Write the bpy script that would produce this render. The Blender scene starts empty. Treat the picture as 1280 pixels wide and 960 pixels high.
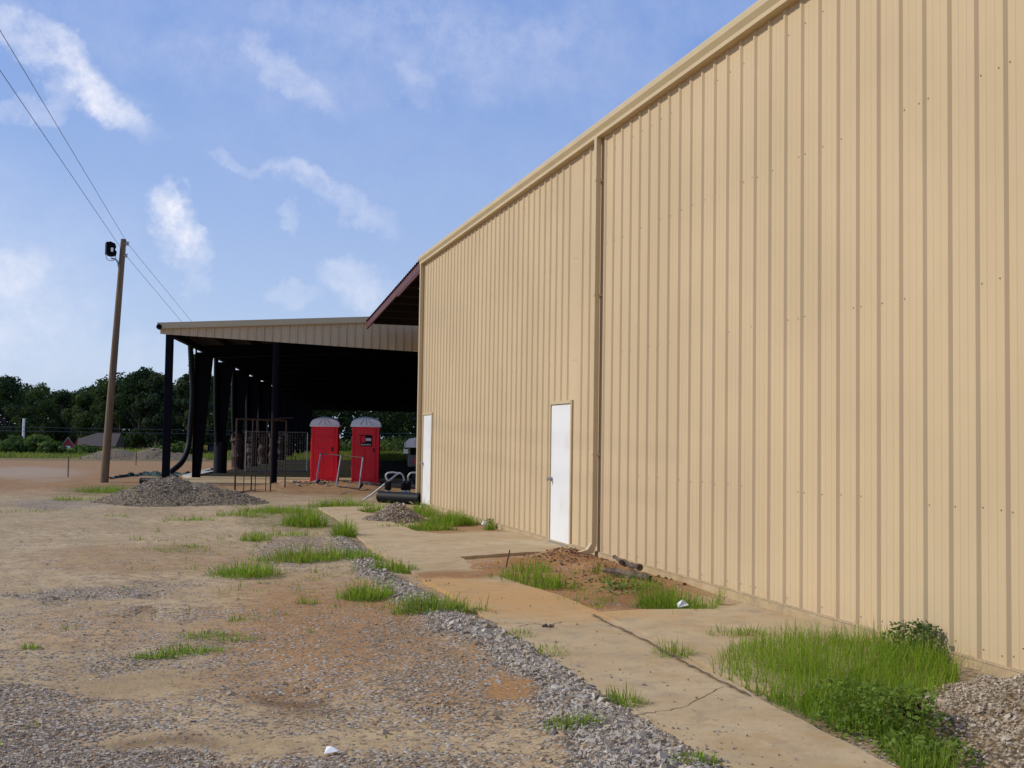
import bpy, bmesh, math, random
import numpy as np
from mathutils import Vector, Matrix
random.seed(7); RNG = np.random.default_rng(11)
SC = bpy.context.scene
COL = SC.collection
R_ = math.radians

# ------------------------------------------------------------------ camera
FPX, CH = 1421.6, 1.6
YAW, PITCH, ROLL = .2803, .0488, .0153
_cy, _sy = math.cos(YAW), math.sin(YAW)
CF = np.array([_sy*math.cos(PITCH), _cy*math.cos(PITCH), math.sin(PITCH)])
_R = np.array([_cy, -_sy, 0.]); _U = np.cross(_R, CF)
CR = math.cos(ROLL)*_R + math.sin(ROLL)*_U
CU = -math.sin(ROLL)*_R + math.cos(ROLL)*_U
CP = np.array([0, 0, CH])
cam_d = bpy.data.cameras.new('camera'); cam = bpy.data.objects.new('camera', cam_d); COL.objects.link(cam)
cam_d.sensor_width = 36; cam_d.lens = FPX/1280*36; cam_d.clip_end = 6000; cam_d.clip_start = .05
cam.matrix_world = Matrix(((CR[0], CU[0], -CF[0], 0), (CR[1], CU[1], -CF[1], 0), (CR[2], CU[2], -CF[2], CH), (0, 0, 0, 1)))
SC.camera = cam
SC.render.resolution_x, SC.render.resolution_y = 1024, 768

# ------------------------------------------------------------------ world, sun, exposure
SUN_EL, SUN_AZ = 35.0, -70.0          # azimuth from +Y towards +X
SC.view_settings.view_transform = 'Standard'; SC.view_settings.look = 'None'
SC.view_settings.gamma = 1; SC.view_settings.exposure = 0.0
world = bpy.data.worlds.new('World'); SC.world = world; world.use_nodes = True
wt = world.node_tree; wn = wt.nodes; wl = wt.links
bg = wn['Background']; bg.inputs['Strength'].default_value = .15
sky = wn.new('ShaderNodeTexSky'); sky.sky_type = 'NISHITA'; sky.sun_disc = False
sky.sun_elevation = R_(SUN_EL); sky.sun_rotation = R_(SUN_AZ)
sky.air_density = 1.0; sky.dust_density = .6; sky.ozone_density = 4.0; sky.altitude = 50
tc = wn.new('ShaderNodeTexCoord')
def rayd(x, y):
    d = CF + CR*(x-640)/FPX - CU*(y-480)/FPX
    return d/np.linalg.norm(d)
def W(op, *ins, t='ShaderNodeMath'):
    n = wn.new(t); n.operation = op
    for i, v in enumerate(ins):
        if hasattr(v, 'links') or hasattr(v, 'is_output'): wl.new(v, n.inputs[i])
        elif v is not None: n.inputs[i].default_value = v
    return n
nz = wn.new('ShaderNodeTexNoise'); nz.inputs['Scale'].default_value = 13; nz.inputs['Detail'].default_value = 8; nz.inputs['Roughness'].default_value = .62
wl.new(tc.outputs['Generated'], nz.inputs['Vector'])
nsub = W('SUBTRACT', nz.outputs['Color'], (.5, .5, .5), t='ShaderNodeVectorMath')
nsc = W('SCALE', nsub.outputs[0], t='ShaderNodeVectorMath'); nsc.inputs['Scale'].default_value = .10
warp = W('ADD', tc.outputs['Generated'], nsc.outputs[0], t='ShaderNodeVectorMath').outputs[0]
nz2 = wn.new('ShaderNodeTexNoise'); nz2.inputs['Scale'].default_value = 30; nz2.inputs['Detail'].default_value = 9; nz2.inputs['Roughness'].default_value = .68
wl.new(tc.outputs['Generated'], nz2.inputs['Vector'])
total = None
# (px, py, half width, half height, tilt deg in picture, strength): where the clouds stood that day
CLOUDS = [(70, 78, 66, 20, 32, 1.7), (130, 122, 45, 14, 35, .9), (20, 130, 60, 9, 0, .8), (208, 262, 22, 18, 20, 1.8), (228, 285, 28, 20, 30, 1.8), (250, 312, 18, 24, 0, 1.3), (15, 375, 60, 45, 0, .55), (20, 345, 30, 20, 0, .6),
          (355, 98, 50, 14, 35, .6), (300, 90, 110, 22, 10, .22), (520, 115, 20, 12, 40, .45), (425, 245, 55, 13, 28, .7), (310, 203, 36, 6, 10, .6), (380, 215, 30, 6, 20, .4),
          (450, 348, 32, 20, 0, 1.0), (480, 370, 30, 20, 0, .6), (370, 376, 24, 9, 0, .6), (375, 280, 10, 10, 0, .6), (760, 15, 220, 30, 0, .35), (120, 450, 300, 26, 0, .45),
          (330, 40, 260, 40, 8, .32), (620, 60, 240, 40, 15, .32), (480, 180, 260, 60, 10, .15), (900, -300, 400, 120, 10, .5), (1800, 200, 400, 120, 10, .6), (-700, 250, 400, 120, 10, .7), (-500, -200, 300, 120, 10, .7)]
for (x, y, rx, ry, tilt, st) in CLOUDS:
    c = rayd(x, y)
    u = np.cross(CF, CU); u = np.array(CR); v = np.array(CU)
    u = u - c*(u@c); u /= np.linalg.norm(u); v = np.cross(u, c); v /= np.linalg.norm(v)
    a = R_(tilt); e1 = (math.cos(a)*u + math.sin(a)*v*(1 if v@CU < 0 else -1)); e2 = np.cross(e1, c)
    d = W('SUBTRACT', warp, tuple(c), t='ShaderNodeVectorMath').outputs[0]
    d1 = W('DOT_PRODUCT', d, tuple(e1/(rx/FPX)), t='ShaderNodeVectorMath').outputs['Value']
    d2 = W('DOT_PRODUCT', d, tuple(e2/(ry/FPX)), t='ShaderNodeVectorMath').outputs['Value']
    d3 = W('DOT_PRODUCT', d, tuple(c/(.5)), t='ShaderNodeVectorMath').outputs['Value']
    q = W('ADD', W('ADD', W('MULTIPLY', d1, d1).outputs[0], W('MULTIPLY', d2, d2).outputs[0]).outputs[0], W('MULTIPLY', d3, d3).outputs[0]).outputs[0]
    m = wn.new('ShaderNodeMapRange'); m.interpolation_type = 'SMOOTHSTEP'; wl.new(q, m.inputs[0])
    m.inputs[1].default_value = 0; m.inputs[2].default_value = 3.4; m.inputs[3].default_value = st; m.inputs[4].default_value = 0
    total = m.outputs[0] if total is None else W('ADD', total, m.outputs[0]).outputs[0]
det = wn.new('ShaderNodeMapRange'); wl.new(nz2.outputs['Fac'], det.inputs[0])
det.inputs[1].default_value = .35; det.inputs[2].default_value = .68; det.inputs[3].default_value = .35; det.inputs[4].default_value = 1.15
cm = W('MULTIPLY', total, det.outputs[0]); cm2 = W('MULTIPLY', cm.outputs[0], .40); cm2.use_clamp = True
mixc = wn.new('ShaderNodeMixRGB'); wl.new(cm2.outputs[0], mixc.inputs[0]); 
sepz = wn.new('ShaderNodeSeparateXYZ'); wl.new(tc.outputs['Generated'], sepz.inputs[0])
hz = wn.new('ShaderNodeMapRange'); hz.interpolation_type = 'SMOOTHSTEP'; wl.new(sepz.outputs[2], hz.inputs[0])
for i_, v_ in enumerate((-.08, .46, 1, 0)): hz.inputs[i_+1].default_value = v_
air = wn.new('ShaderNodeMixRGB'); wl.new(hz.outputs[0], air.inputs[0]); air.inputs[1].default_value = (1.15, 2.1, 4.9, 1); air.inputs[2].default_value = (3.5, 4.2, 5.7, 1)
hazy = wn.new('ShaderNodeMixRGB'); hazy.inputs[0].default_value = .78; wl.new(sky.outputs[0], hazy.inputs[1]); wl.new(air.outputs[0], hazy.inputs[2])
wl.new(hazy.outputs[0], mixc.inputs[1])
mixc.inputs[2].default_value = (5.9, 6.0, 6.7, 1)
wl.new(mixc.outputs[0], bg.inputs['Color'])

sd = bpy.data.lights.new('sun', 'SUN'); sd.energy = 3.0; sd.angle = R_(1.2); sd.color = (1, .925, .75)
sun = bpy.data.objects.new('sun', sd); COL.objects.link(sun)
_el, _az = R_(SUN_EL), R_(SUN_AZ)
sv = Vector((math.sin(_az)*math.cos(_el), math.cos(_az)*math.cos(_el), math.sin(_el)))
sun.rotation_euler = sv.to_track_quat('Z', 'Y').to_euler(); sun.location = (-20, 10, 30)

# ------------------------------------------------------------------ geometry helpers
def ray(x, y): return CF + CR*(x-640)/FPX - CU*(y-480)/FPX
def G(x, y, z=0.0):
    d = ray(x, y); return CP + d*((z-CH)/d[2])
def PD(x, y, depth): return CP + ray(x, y)*depth
def topx(X, Y, Z=0.0):
    dx, dy, dz = X, Y, Z-CH
    f = dx*CF[0]+dy*CF[1]+dz*CF[2]
    f = np.where(f > .2, f, .2)
    return 640+FPX*(dx*CR[0]+dy*CR[1]+dz*CR[2])/f, 480-FPX*(dx*CU[0]+dy*CU[1]+dz*CU[2])/f
def _h(i, j, s):
    n = (i*374761393 + j*668265263 + s*1442695041).astype(np.int64) & 0xffffffff
    n = ((n ^ (n >> 13))*1274126177) & 0xffffffff
    return ((n ^ (n >> 16)) & 0xffff)/65535.0
def vnoise(x, y, s=0):
    x = np.asarray(x, float); y = np.asarray(y, float)
    i = np.floor(x).astype(np.int64); j = np.floor(y).astype(np.int64); u = x-i; v = y-j
    u = u*u*(3-2*u); v = v*v*(3-2*v)
    return (_h(i, j, s)*(1-u)+_h(i+1, j, s)*u)*(1-v)+(_h(i, j+1, s)*(1-u)+_h(i+1, j+1, s)*u)*v
def fbm(x, y, s=0, o=4):
    r = 0; a = .5
    for k in range(o):
        r = r + a*(vnoise(x*2**k, y*2**k, s+k)-.5)*2; a *= .5
    return r

def tag(o, label=None, cat=None, group=None, kind=None):
    if label: o['label'] = label
    if cat: o['category'] = cat
    if group: o['group'] = group
    if kind: o['kind'] = kind
    return o
def empty(name, loc, rz, label, cat, group=None):
    o = bpy.data.objects.new(name, None); COL.objects.link(o); o.location = loc; o.rotation_euler = (0, 0, rz)
    o.empty_display_size = .2
    return tag(o, label, cat, group)
class MB:
    def __init__(s): s.v = []; s.f = []; s.m = []
    def add(s, vs, fs, m=0):
        b = len(s.v); s.v += [tuple(float(c) for c in v) for v in vs]
        s.f += [tuple(i+b for i in f) for f in fs]; s.m += [m]*len(fs)
    def box(s, x0, x1, y0, y1, z0, z1, m=0, bev=0.0):
        if bev <= 0:
            s.add([(x0,y0,z0),(x1,y0,z0),(x1,y1,z0),(x0,y1,z0),(x0,y0,z1),(x1,y0,z1),(x1,y1,z1),(x0,y1,z1)],
                  [(0,3,2,1),(4,5,6,7),(0,1,5,4),(1,2,6,5),(2,3,7,6),(3,0,4,7)], m); return
        bm = bmesh.new(); bmesh.ops.create_cube(bm, size=1)
        for v in bm.verts: v.co = Vector((x0+(v.co.x+.5)*(x1-x0), y0+(v.co.y+.5)*(y1-y0), z0+(v.co.z+.5)*(z1-z0)))
        bmesh.ops.bevel(bm, geom=bm.edges[:], offset=bev, segments=2, affect='EDGES', profile=.5)
        bm.verts.index_update(); s.add([v.co for v in bm.verts], [[v.index for v in f.verts] for f in bm.faces], m); bm.free()
    def beam(s, a, b, w, h, m=0, up=(0, 0, 1)):
        a = Vector(a); b = Vector(b); d = (b-a).normalized(); u = Vector(up)
        if abs(d.dot(u)) > .98: u = Vector((1, 0, 0))
        r = d.cross(u).normalized()*w/2; u = r.cross(d).normalized()*h/2
        p = []
        for q in (a, b): p += [q-r-u, q+r-u, q+r+u, q-r+u]
        s.add(p, [(0,1,2,3),(7,6,5,4),(0,4,5,1),(1,5,6,2),(2,6,7,3),(3,7,4,0)], m)
    def tube(s, pts, r, n=10, m=0, cap=True):
        pts = [Vector(p) for p in pts]; rs = r if isinstance(r, (list, tuple)) else [r]*len(pts)
        vs = []; fs = []; pu = None
        for i, p in enumerate(pts):
            d = (pts[min(i+1, len(pts)-1)]-pts[max(i-1, 0)]).normalized()
            if pu is None: pu = Vector((0, 0, 1)) if abs(d.z) < .9 else Vector((1, 0, 0))
            x = d.cross(pu).normalized(); pu = x.cross(d).normalized()
            for k in range(n):
                a = 2*math.pi*k/n; vs.append(p+(x*math.cos(a)+pu*math.sin(a))*rs[i])
        for i in range(len(pts)-1):
            for k in range(n): fs.append((i*n+k, i*n+(k+1) % n, (i+1)*n+(k+1) % n, (i+1)*n+k))
        if cap: fs += [tuple(range(n-1, -1, -1)), tuple(range((len(pts)-1)*n, len(pts)*n))]
        s.add(vs, fs, m)
    def extrude(s, poly, axis_fn, m=0, closed=True):
        """poly: list of 2-D points; axis_fn(p, k) gives the 3-D point at end k"""
        n = len(poly); vs = [axis_fn(p, 0) for p in poly]+[axis_fn(p, 1) for p in poly]
        fs = [(i, (i+1) % n, n+(i+1) % n, n+i) for i in range(n if closed else n-1)]
        if closed: fs += [tuple(range(n-1, -1, -1)), tuple(range(n, 2*n))]
        s.add(vs, fs, m)
    def build(s, name, mats, parent=None, smooth=False, recalc=True):
        me = bpy.data.meshes.new(name); me.from_pydata(s.v, [], s.f)
        for m in (mats if isinstance(mats, (list, tuple)) else [mats]): me.materials.append(m)
        me.polygons.foreach_set('material_index', s.m)
        if recalc:
            bm = bmesh.new(); bm.from_mesh(me); bmesh.ops.recalc_face_normals(bm, faces=bm.faces[:]); bm.to_mesh(me); bm.free()
        if smooth:
            me.polygons.foreach_set('use_smooth', [True]*len(me.polygons))
            try: me.set_sharp_from_angle(angle=R_(40))
            except Exception: pass
        me.update()
        o = bpy.data.objects.new(name, me); COL.objects.link(o)
        if parent: o.parent = parent
        return o
def np_mesh(name, V, Fc, mat, colors=None, parent=None, smooth=False):
    V = np.asarray(V, np.float32); Fc = np.asarray(Fc, np.int32); k = Fc.shape[1]
    me = bpy.data.meshes.new(name)
    me.vertices.add(len(V)); me.vertices.foreach_set('co', V.ravel())
    me.loops.add(Fc.size); me.loops.foreach_set('vertex_index', Fc.ravel())
    me.polygons.add(len(Fc)); me.polygons.foreach_set('loop_start', np.arange(0, Fc.size, k, dtype=np.int32))
    try: me.polygons.foreach_set('loop_total', np.full(len(Fc), k, np.int32))
    except Exception: pass
    me.update(calc_edges=True)
    if colors:
        for nm, c in colors.items():
            a = me.color_attributes.new(nm, 'FLOAT_COLOR', 'POINT')
            a.data.foreach_set('color', np.asarray(c, np.float32).ravel())
    me.polygons.foreach_set('use_smooth', np.full(len(Fc), bool(smooth)))
    me.materials.append(mat); me.validate()
    o = bpy.data.objects.new(name, me); COL.objects.link(o)
    if parent: o.parent = parent
    return o

# ------------------------------------------------------------------ materials
class NT:
    def __init__(s, name):
        s.m = bpy.data.materials.new(name); s.m.use_nodes = True; s.t = s.m.node_tree; s.n = s.t.nodes; s.l = s.t.links
        s.b = s.n['Principled BSDF']; s.out = s.n['Material Output']
        s.co = s.n.new('ShaderNodeTexCoord').outputs['Object']
    def put(s, sock, v):
        if hasattr(v, 'is_output'): s.l.new(v, sock)
        else: sock.default_value = v
    def noise(s, scale, det=4, rough=.55, vec=None, dist=0):
        n = s.n.new('ShaderNodeTexNoise'); n.inputs['Scale'].default_value = scale; n.inputs['Detail'].default_value = det
        n.inputs['Roughness'].default_value = rough; n.inputs['Distortion'].default_value = dist
        s.l.new(vec or s.co, n.inputs['Vector']); return n.outputs['Fac']
    def scalev(s, v):
        n = s.n.new('ShaderNodeMapping'); n.inputs['Scale'].default_value = v; s.l.new(s.co, n.inputs['Vector']); return n.outputs[0]
    def vor(s, scale, feat='F1', out='Distance', vec=None, rnd=1):
        n = s.n.new('ShaderNodeTexVoronoi'); n.feature = feat; n.inputs['Scale'].default_value = scale; n.inputs['Randomness'].default_value = rnd
        s.l.new(vec or s.co, n.inputs['Vector']); return n.outputs[out]
    def rng(s, v, a, b, c=0., d=1.):
        n = s.n.new('ShaderNodeMapRange'); s.put(n.inputs[0], v)
        for i, x in enumerate((a, b, c, d)): n.inputs[i+1].default_value = x
        return n.outputs[0]
    def math(s, op, a, b=0., clamp=False):
        n = s.n.new('ShaderNodeMath'); n.operation = op; n.use_clamp = clamp; s.put(n.inputs[0], a); s.put(n.inputs[1], b); return n.outputs[0]
    def mix(s, f, a, b, mode='MIX'):
        n = s.n.new('ShaderNodeMixRGB'); n.blend_type = mode; s.put(n.inputs[0], f)
        s.put(n.inputs[1], a if hasattr(a, 'is_output') else (*a, 1)); s.put(n.inputs[2], b if hasattr(b, 'is_output') else (*b, 1)); return n.outputs[0]
    def attr(s, name):
        n = s.n.new('ShaderNodeAttribute'); n.attribute_name = name; return n
    def bump(s, h, strength=.3, dist=.01):
        n = s.n.new('ShaderNodeBump'); n.inputs['Strength'].default_value = strength; n.inputs['Distance'].default_value = dist
        s.l.new(h, n.inputs['Height']); s.l.new(n.outputs[0], s.b.inputs['Normal'])
    def col(s, v): s.put(s.b.inputs['Base Color'], v if hasattr(v, 'is_output') else (*v, 1))
    def rough(s, v): s.put(s.b.inputs['Roughness'], v)
def simple(name, c, rough=.6, var=.25, scale=6, metal=0, bump=0, bscale=40, spec=.5, dirt=None, dscale=2):
    t = NT(name); n = t.noise(scale, 5)
    a = tuple(x*(1-var) for x in c); b = tuple(min(1, x*(1+var)) for x in c)
    cc = t.mix(t.rng(n, .3, .7), a, b)
    if dirt: cc = t.mix(t.rng(t.noise(dscale, 6, .7), .5, .72, 0, .8), cc, dirt)
    t.col(cc); t.rough(rough); t.b.inputs['Metallic'].default_value = metal
    t.b.inputs['Specular IOR Level'].default_value = spec
    if bump: t.bump(t.noise(bscale, 4), bump, .01)
    return t.m

# painted ribbed sheet
def sheet_mat(name, base, low):
    t = NT(name)
    n = t.noise(.6, 4); v = t.noise(3, 5, vec=t.scalev((1, 5, .35)))
    c = t.mix(t.rng(n, .35, .65), tuple(x*.95 for x in base), tuple(x*1.04 for x in base))
    c = t.mix(t.rng(v, .5, .8, 0, .18), c, tuple(x*.86 for x in base))
    sep = t.n.new('ShaderNodeSeparateXYZ'); t.l.new(t.co, sep.inputs[0])
    # rain-splashed mud along the foot of the sheets
    z = t.math('ADD', sep.outputs[2], t.math('MULTIPLY', t.noise(2.2, 5), -.8))
    c = t.mix(t.rng(z, -.55, -.15, .5, 0), c, low)
    t.col(c); t.rough(t.rng(t.noise(5, 3), .3, .7, .6, .72)); t.b.inputs['Specular IOR Level'].default_value = .22
    return t.m
M = {}
M['sheet'] = sheet_mat('beige_sheet', (.58, .44, .268), (.54, .40, .228))
M['sheet2'] = sheet_mat('fascia_sheet', (.60, .46, .275), (.60, .46, .275))
M['trim'] = simple('beige_trim', (.56, .44, .258), .5, .05, 2, spec=.3)
M['screw'] = simple('screw_head', (.44, .33, .20), .6, .2, 30)
M['door'] = simple('white_door', (.80, .80, .80), .45, .03, 1.5, dirt=(.70, .66, .58), dscale=1.2)
M['steel'] = simple('dull_steel', (.35, .35, .36), .4, .2, 20, metal=.7)
M['black'] = simple('black_paint', (.002, .0025, .006), .75, .3, 4, spec=.15)
M['blackpl'] = simple('black_plastic', (.005, .006, .009), .6, .3, 6, spec=.25)
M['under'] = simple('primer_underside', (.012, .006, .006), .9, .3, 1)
M['redtrim'] = simple('maroon_trim', (.105, .028, .030), .6, .2, 3)
M['rust'] = simple('rusty_steel', (.055, .028, .018), .8, .4, 14, bump=.2)
M['galv'] = simple('galvanised_tube', (.42, .43, .45), .5, .2, 15, metal=.3)
M['wood'] = None
M['conc'] = None
M['pred'] = simple('red_plastic', (.92, .012, .026), .42, .1, 2, spec=.4)
M['proof'] = simple('white_plastic', (.93, .94, .94), .4, .06, 4)
M['rubber'] = simple('rubber', (.02, .02, .022), .8, .3, 20)
M['net'] = simple('green_netting', (.02, .055, .04), .8, .4, 12, bump=.5)
M['white'] = simple('white_paper', (.8, .8, .78), .7, .04, 30)
M['wire'] = simple('wire', (.11, .10, .13), .6, .1, 5)

t = NT('weathered_pole_wood'); v = t.scalev((14, 14, .5)); n = t.noise(1.5, 6, .7, vec=v)
t.col(t.mix(t.rng(n, .3, .7), (.10, .065, .035), (.27, .19, .105))); t.rough(.9); t.bump(n, .6, .02); M['wood'] = t.m
t = NT('debris_wood'); n = t.noise(9, 6, .7)
t.col(t.mix(t.rng(n, .35, .7), (.045, .026, .018), (.22, .16, .11))); t.rough(.9); t.bump(n, .6, .02); M['debris'] = t.m

# --- concrete with sand film and orange soil stain
t = NT('sandy_concrete')
n1 = t.noise(1.1, 6, .6); n2 = t.noise(60, 4); n3 = t.noise(4, 7, .65, dist=.4)
c = t.mix(t.rng(n1, .35, .65), (.45, .33, .182), (.54, .42, .255))
c = t.mix(t.rng(n3, .50, .68, 0, .9), c, (.37, .29, .19))
c = t.mix(t.rng(n3, .30, .44, .55, 0), c, (.50, .38, .215))
def spot(t, p, rx, ry, ang=0, nsc=2.5, amp=.5):
    mp = t.n.new('ShaderNodeMapping'); mp.vector_type = 'TEXTURE'
    mp.inputs['Location'].default_value = (p[0], p[1], 0); mp.inputs['Rotation'].default_value = (0, 0, ang); mp.inputs['Scale'].default_value = (rx, ry, 50)
    t.l.new(t.co, mp.inputs['Vector'])
    ln = t.n.new('ShaderNodeVectorMath'); ln.operation = 'LENGTH'; t.l.new(mp.outputs[0], ln.inputs[0])
    d = t.math('ADD', ln.outputs['Value'], t.math('MULTIPLY', t.math('SUBTRACT', t.noise(nsc, 5), .5), amp*2))
    return t.rng(d, .55, 1.1, 1, 0)
s1 = spot(t, G(610, 748), 1.15, 1.9, .5, 1.2, .8); c = t.mix(t.math('MULTIPLY', s1, .8), c, (.54, .31, .115))
s2 = spot(t, G(590, 721), .95, .42, .25, 2, .7); c = t.mix(t.math('MULTIPLY', s2, .8), c, (.27, .12, .04))
c = t.mix(t.rng(n2, .45, .7, 0, .35), c, (.30, .23, .15)); c = t.mix(t.rng(t.noise(2.3, 8, .72), .52, .66, 0, .7), c, (.40, .265, .13)); c = t.mix(t.rng(t.noise(9, 6, .75), .58, .7, 0, .5), c, (.24, .18, .12))
cr = t.vor(.55, 'DISTANCE_TO_EDGE', 'Distance'); crv = t.n.new('ShaderNodeVectorMath'); 
t.col(c); t.rough(.92); t.b.inputs['Specular IOR Level'].default_value = .15
t.bump(t.math('ADD', t.math('MULTIPLY', n2, .3), n3), .35, .012); M['conc'] = t.m

# --- ground
t = NT('dirt_and_gravel')
za = t.attr('zone_a'); zb = t.attr('zone_b')
sa = t.n.new('ShaderNodeSeparateColor'); t.l.new(za.outputs['Color'], sa.inputs[0])
sb = t.n.new('ShaderNodeSeparateColor'); t.l.new(zb.outputs['Color'], sb.inputs[0])
grav, orange, dark = sa.outputs; green, pale, smooth_ = sb.outputs
n1 = t.noise(.7, 6, .6); n2 = t.noise(6, 6, .65); n3 = t.noise(45, 4, .6)
base = t.mix(t.rng(n1, .35, .65), (.41, .285, .145), (.58, .43, .245))
base = t.mix(t.rng(n2, .44, .62, 0, .85), base, (.36, .25, .14)); base = t.mix(t.rng(t.noise(16, 5, .7), .52, .7, 0, .45), base, (.30, .215, .13))
base = t.mix(t.rng(n3, .5, .75, 0, .6), base, (.44, .35, .24))
of = t.math('MULTIPLY', orange, t.rng(n2, .25, .6, .65, 1), True)
base = t.mix(of, base, t.mix(t.rng(n3, .35, .65), (.26, .115, .038), (.43, .215, .078)))
vc = t.vor(34, 'F1', 'Color'); vd = t.vor(34, 'F1', 'Distance')
vs = t.n.new('ShaderNodeSeparateColor'); t.l.new(vc, vs.inputs[0])
peb = t.mix(vs.outputs[0], (.28, .24, .19), (.56, .50, .42)); peb = t.mix(t.rng(vs.outputs[1], .72, .8), peb, (.36, .22, .12))
peb = t.mix(t.rng(vd, .38, .62), peb, (.20, .15, .10))
gf = t.rng(t.math('ADD', t.math('MULTIPLY', grav, 1.25), t.math('SUBTRACT', t.math('ADD', t.noise(3, 6, .7), vs.outputs[2]), 1.05)), .38, .62)
base = t.mix(gf, base, peb)
base = t.mix(t.math('MULTIPLY', pale, t.rng(n2, .3, .6, .2, .6), True), base, (.46, .38, .30))
gn = t.math('MULTIPLY', green, t.rng(n2, .3, .6), True)
base = t.mix(gn, base, (.12, .13, .045))
base = t.mix(t.math('MULTIPLY', dark, .8, True), base, (.12, .065, .035))
t.col(base); t.rough(.95); t.b.inputs['Specular IOR Level'].default_value = .1
hb = t.math('ADD', t.math('MULTIPLY', n2, .8), t.math('MULTIPLY', n3, .35))
hb = t.math('SUBTRACT', hb, t.math('MULTIPLY', t.math('MULTIPLY', vd, gf), .9))
t.bump(hb, .55, .03); M['ground'] = t.m
# pile soil
def soil(name, a, b, c3):
    t = NT(name); n = t.noise(3, 6, .65); n3 = t.noise(28, 5, .6)
    vc = t.vor(30, 'F1', 'Color'); vd = t.vor(30); vs = t.n.new('ShaderNodeSeparateColor'); t.l.new(vc, vs.inputs[0])
    c = t.mix(t.rng(n, .35, .65), a, b); c = t.mix(t.rng(vs.outputs[0], .45, .6, 0, .8), c, c3)
    c = t.mix(t.rng(vd, .4, .65, 0, .8), c, tuple(x*.4 for x in a)); t.col(c); t.rough(.95); t.b.inputs['Specular IOR Level'].default_value = .1
    t.bump(t.math('SUBTRACT', n3, vd), .9, .04); return t.m
M['pile'] = soil('gravelly_soil', (.26, .185, .10), (.38, .28, .165), (.42, .35, .26))
M['redsoil'] = soil('red_soil', (.14, .06, .028), (.25, .115, .05), (.30, .17, .09))
t = NT('stone'); a = t.attr('tint'); n = t.noise(60, 3)
t.col(t.mix(t.rng(n, .3, .7, 0, .35), a.outputs['Color'], (.2, .18, .17))); t.rough(.85); t.b.inputs['Specular IOR Level'].default_value = .25; M['stone'] = t.m
def leaf_mat(name, trans=.35):
    t = NT(name); a = t.attr('tint'); t.col(a.outputs['Color']); t.rough(.8); t.b.inputs['Specular IOR Level'].default_value = .08
    tr = t.n.new('ShaderNodeBsdfTranslucent'); t.l.new(t.mix(1, a.outputs['Color'], (1.3, 1.4, .6), 'MULTIPLY'), tr.inputs['Color'])
    mx = t.n.new('ShaderNodeMixShader'); mx.inputs[0].default_value = trans
    t.l.new(t.b.outputs[0], mx.inputs[1]); t.l.new(tr.outputs[0], mx.inputs[2]); t.l.new(mx.outputs[0], t.out.inputs['Surface']); return t.m
M['grass'] = leaf_mat('grass_blades', .4); M['leaf'] = leaf_mat('leaves', .3)
M['bark'] = simple('bark', (.06, .045, .032), .9, .4, 8, bump=.5)

# ------------------------------------------------------------------ ground zones (traced once on the flat ground, then fixed to it)
def ell(px, py, L):
    r = np.zeros_like(px)
    for (cx, cy, rx, ry, w) in L:
        d = ((px-cx)/rx)**2+((py-cy)/ry)**2
        r = np.maximum(r, w*np.clip(1.35-d, 0, 1))
    return r
def polyband(px, py, P):
    r = np.zeros_like(px)
    for (a, b) in zip(P[:-1], P[1:]):
        ax, ay, aw = a; bx, by, bw = b; dx, dy = bx-ax, (by-ay)*2.2
        t_ = np.clip(((px-ax)*dx+(py-ay)*2.2*dy)/(dx*dx+dy*dy), 0, 1)
        d = np.hypot(px-ax-dx*t_, (py-ay)*2.2-dy*t_); w = aw+(bw-aw)*t_
        r = np.maximum(r, np.clip(1.4-d/w, 0, 1))
    return r
BAND = [(430, 680, 14), (470, 715, 20), (520, 755, 27), (590, 790, 32), (650, 825, 42), (720, 880, 62), (790, 950, 95), (900, 1050, 140)]
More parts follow.
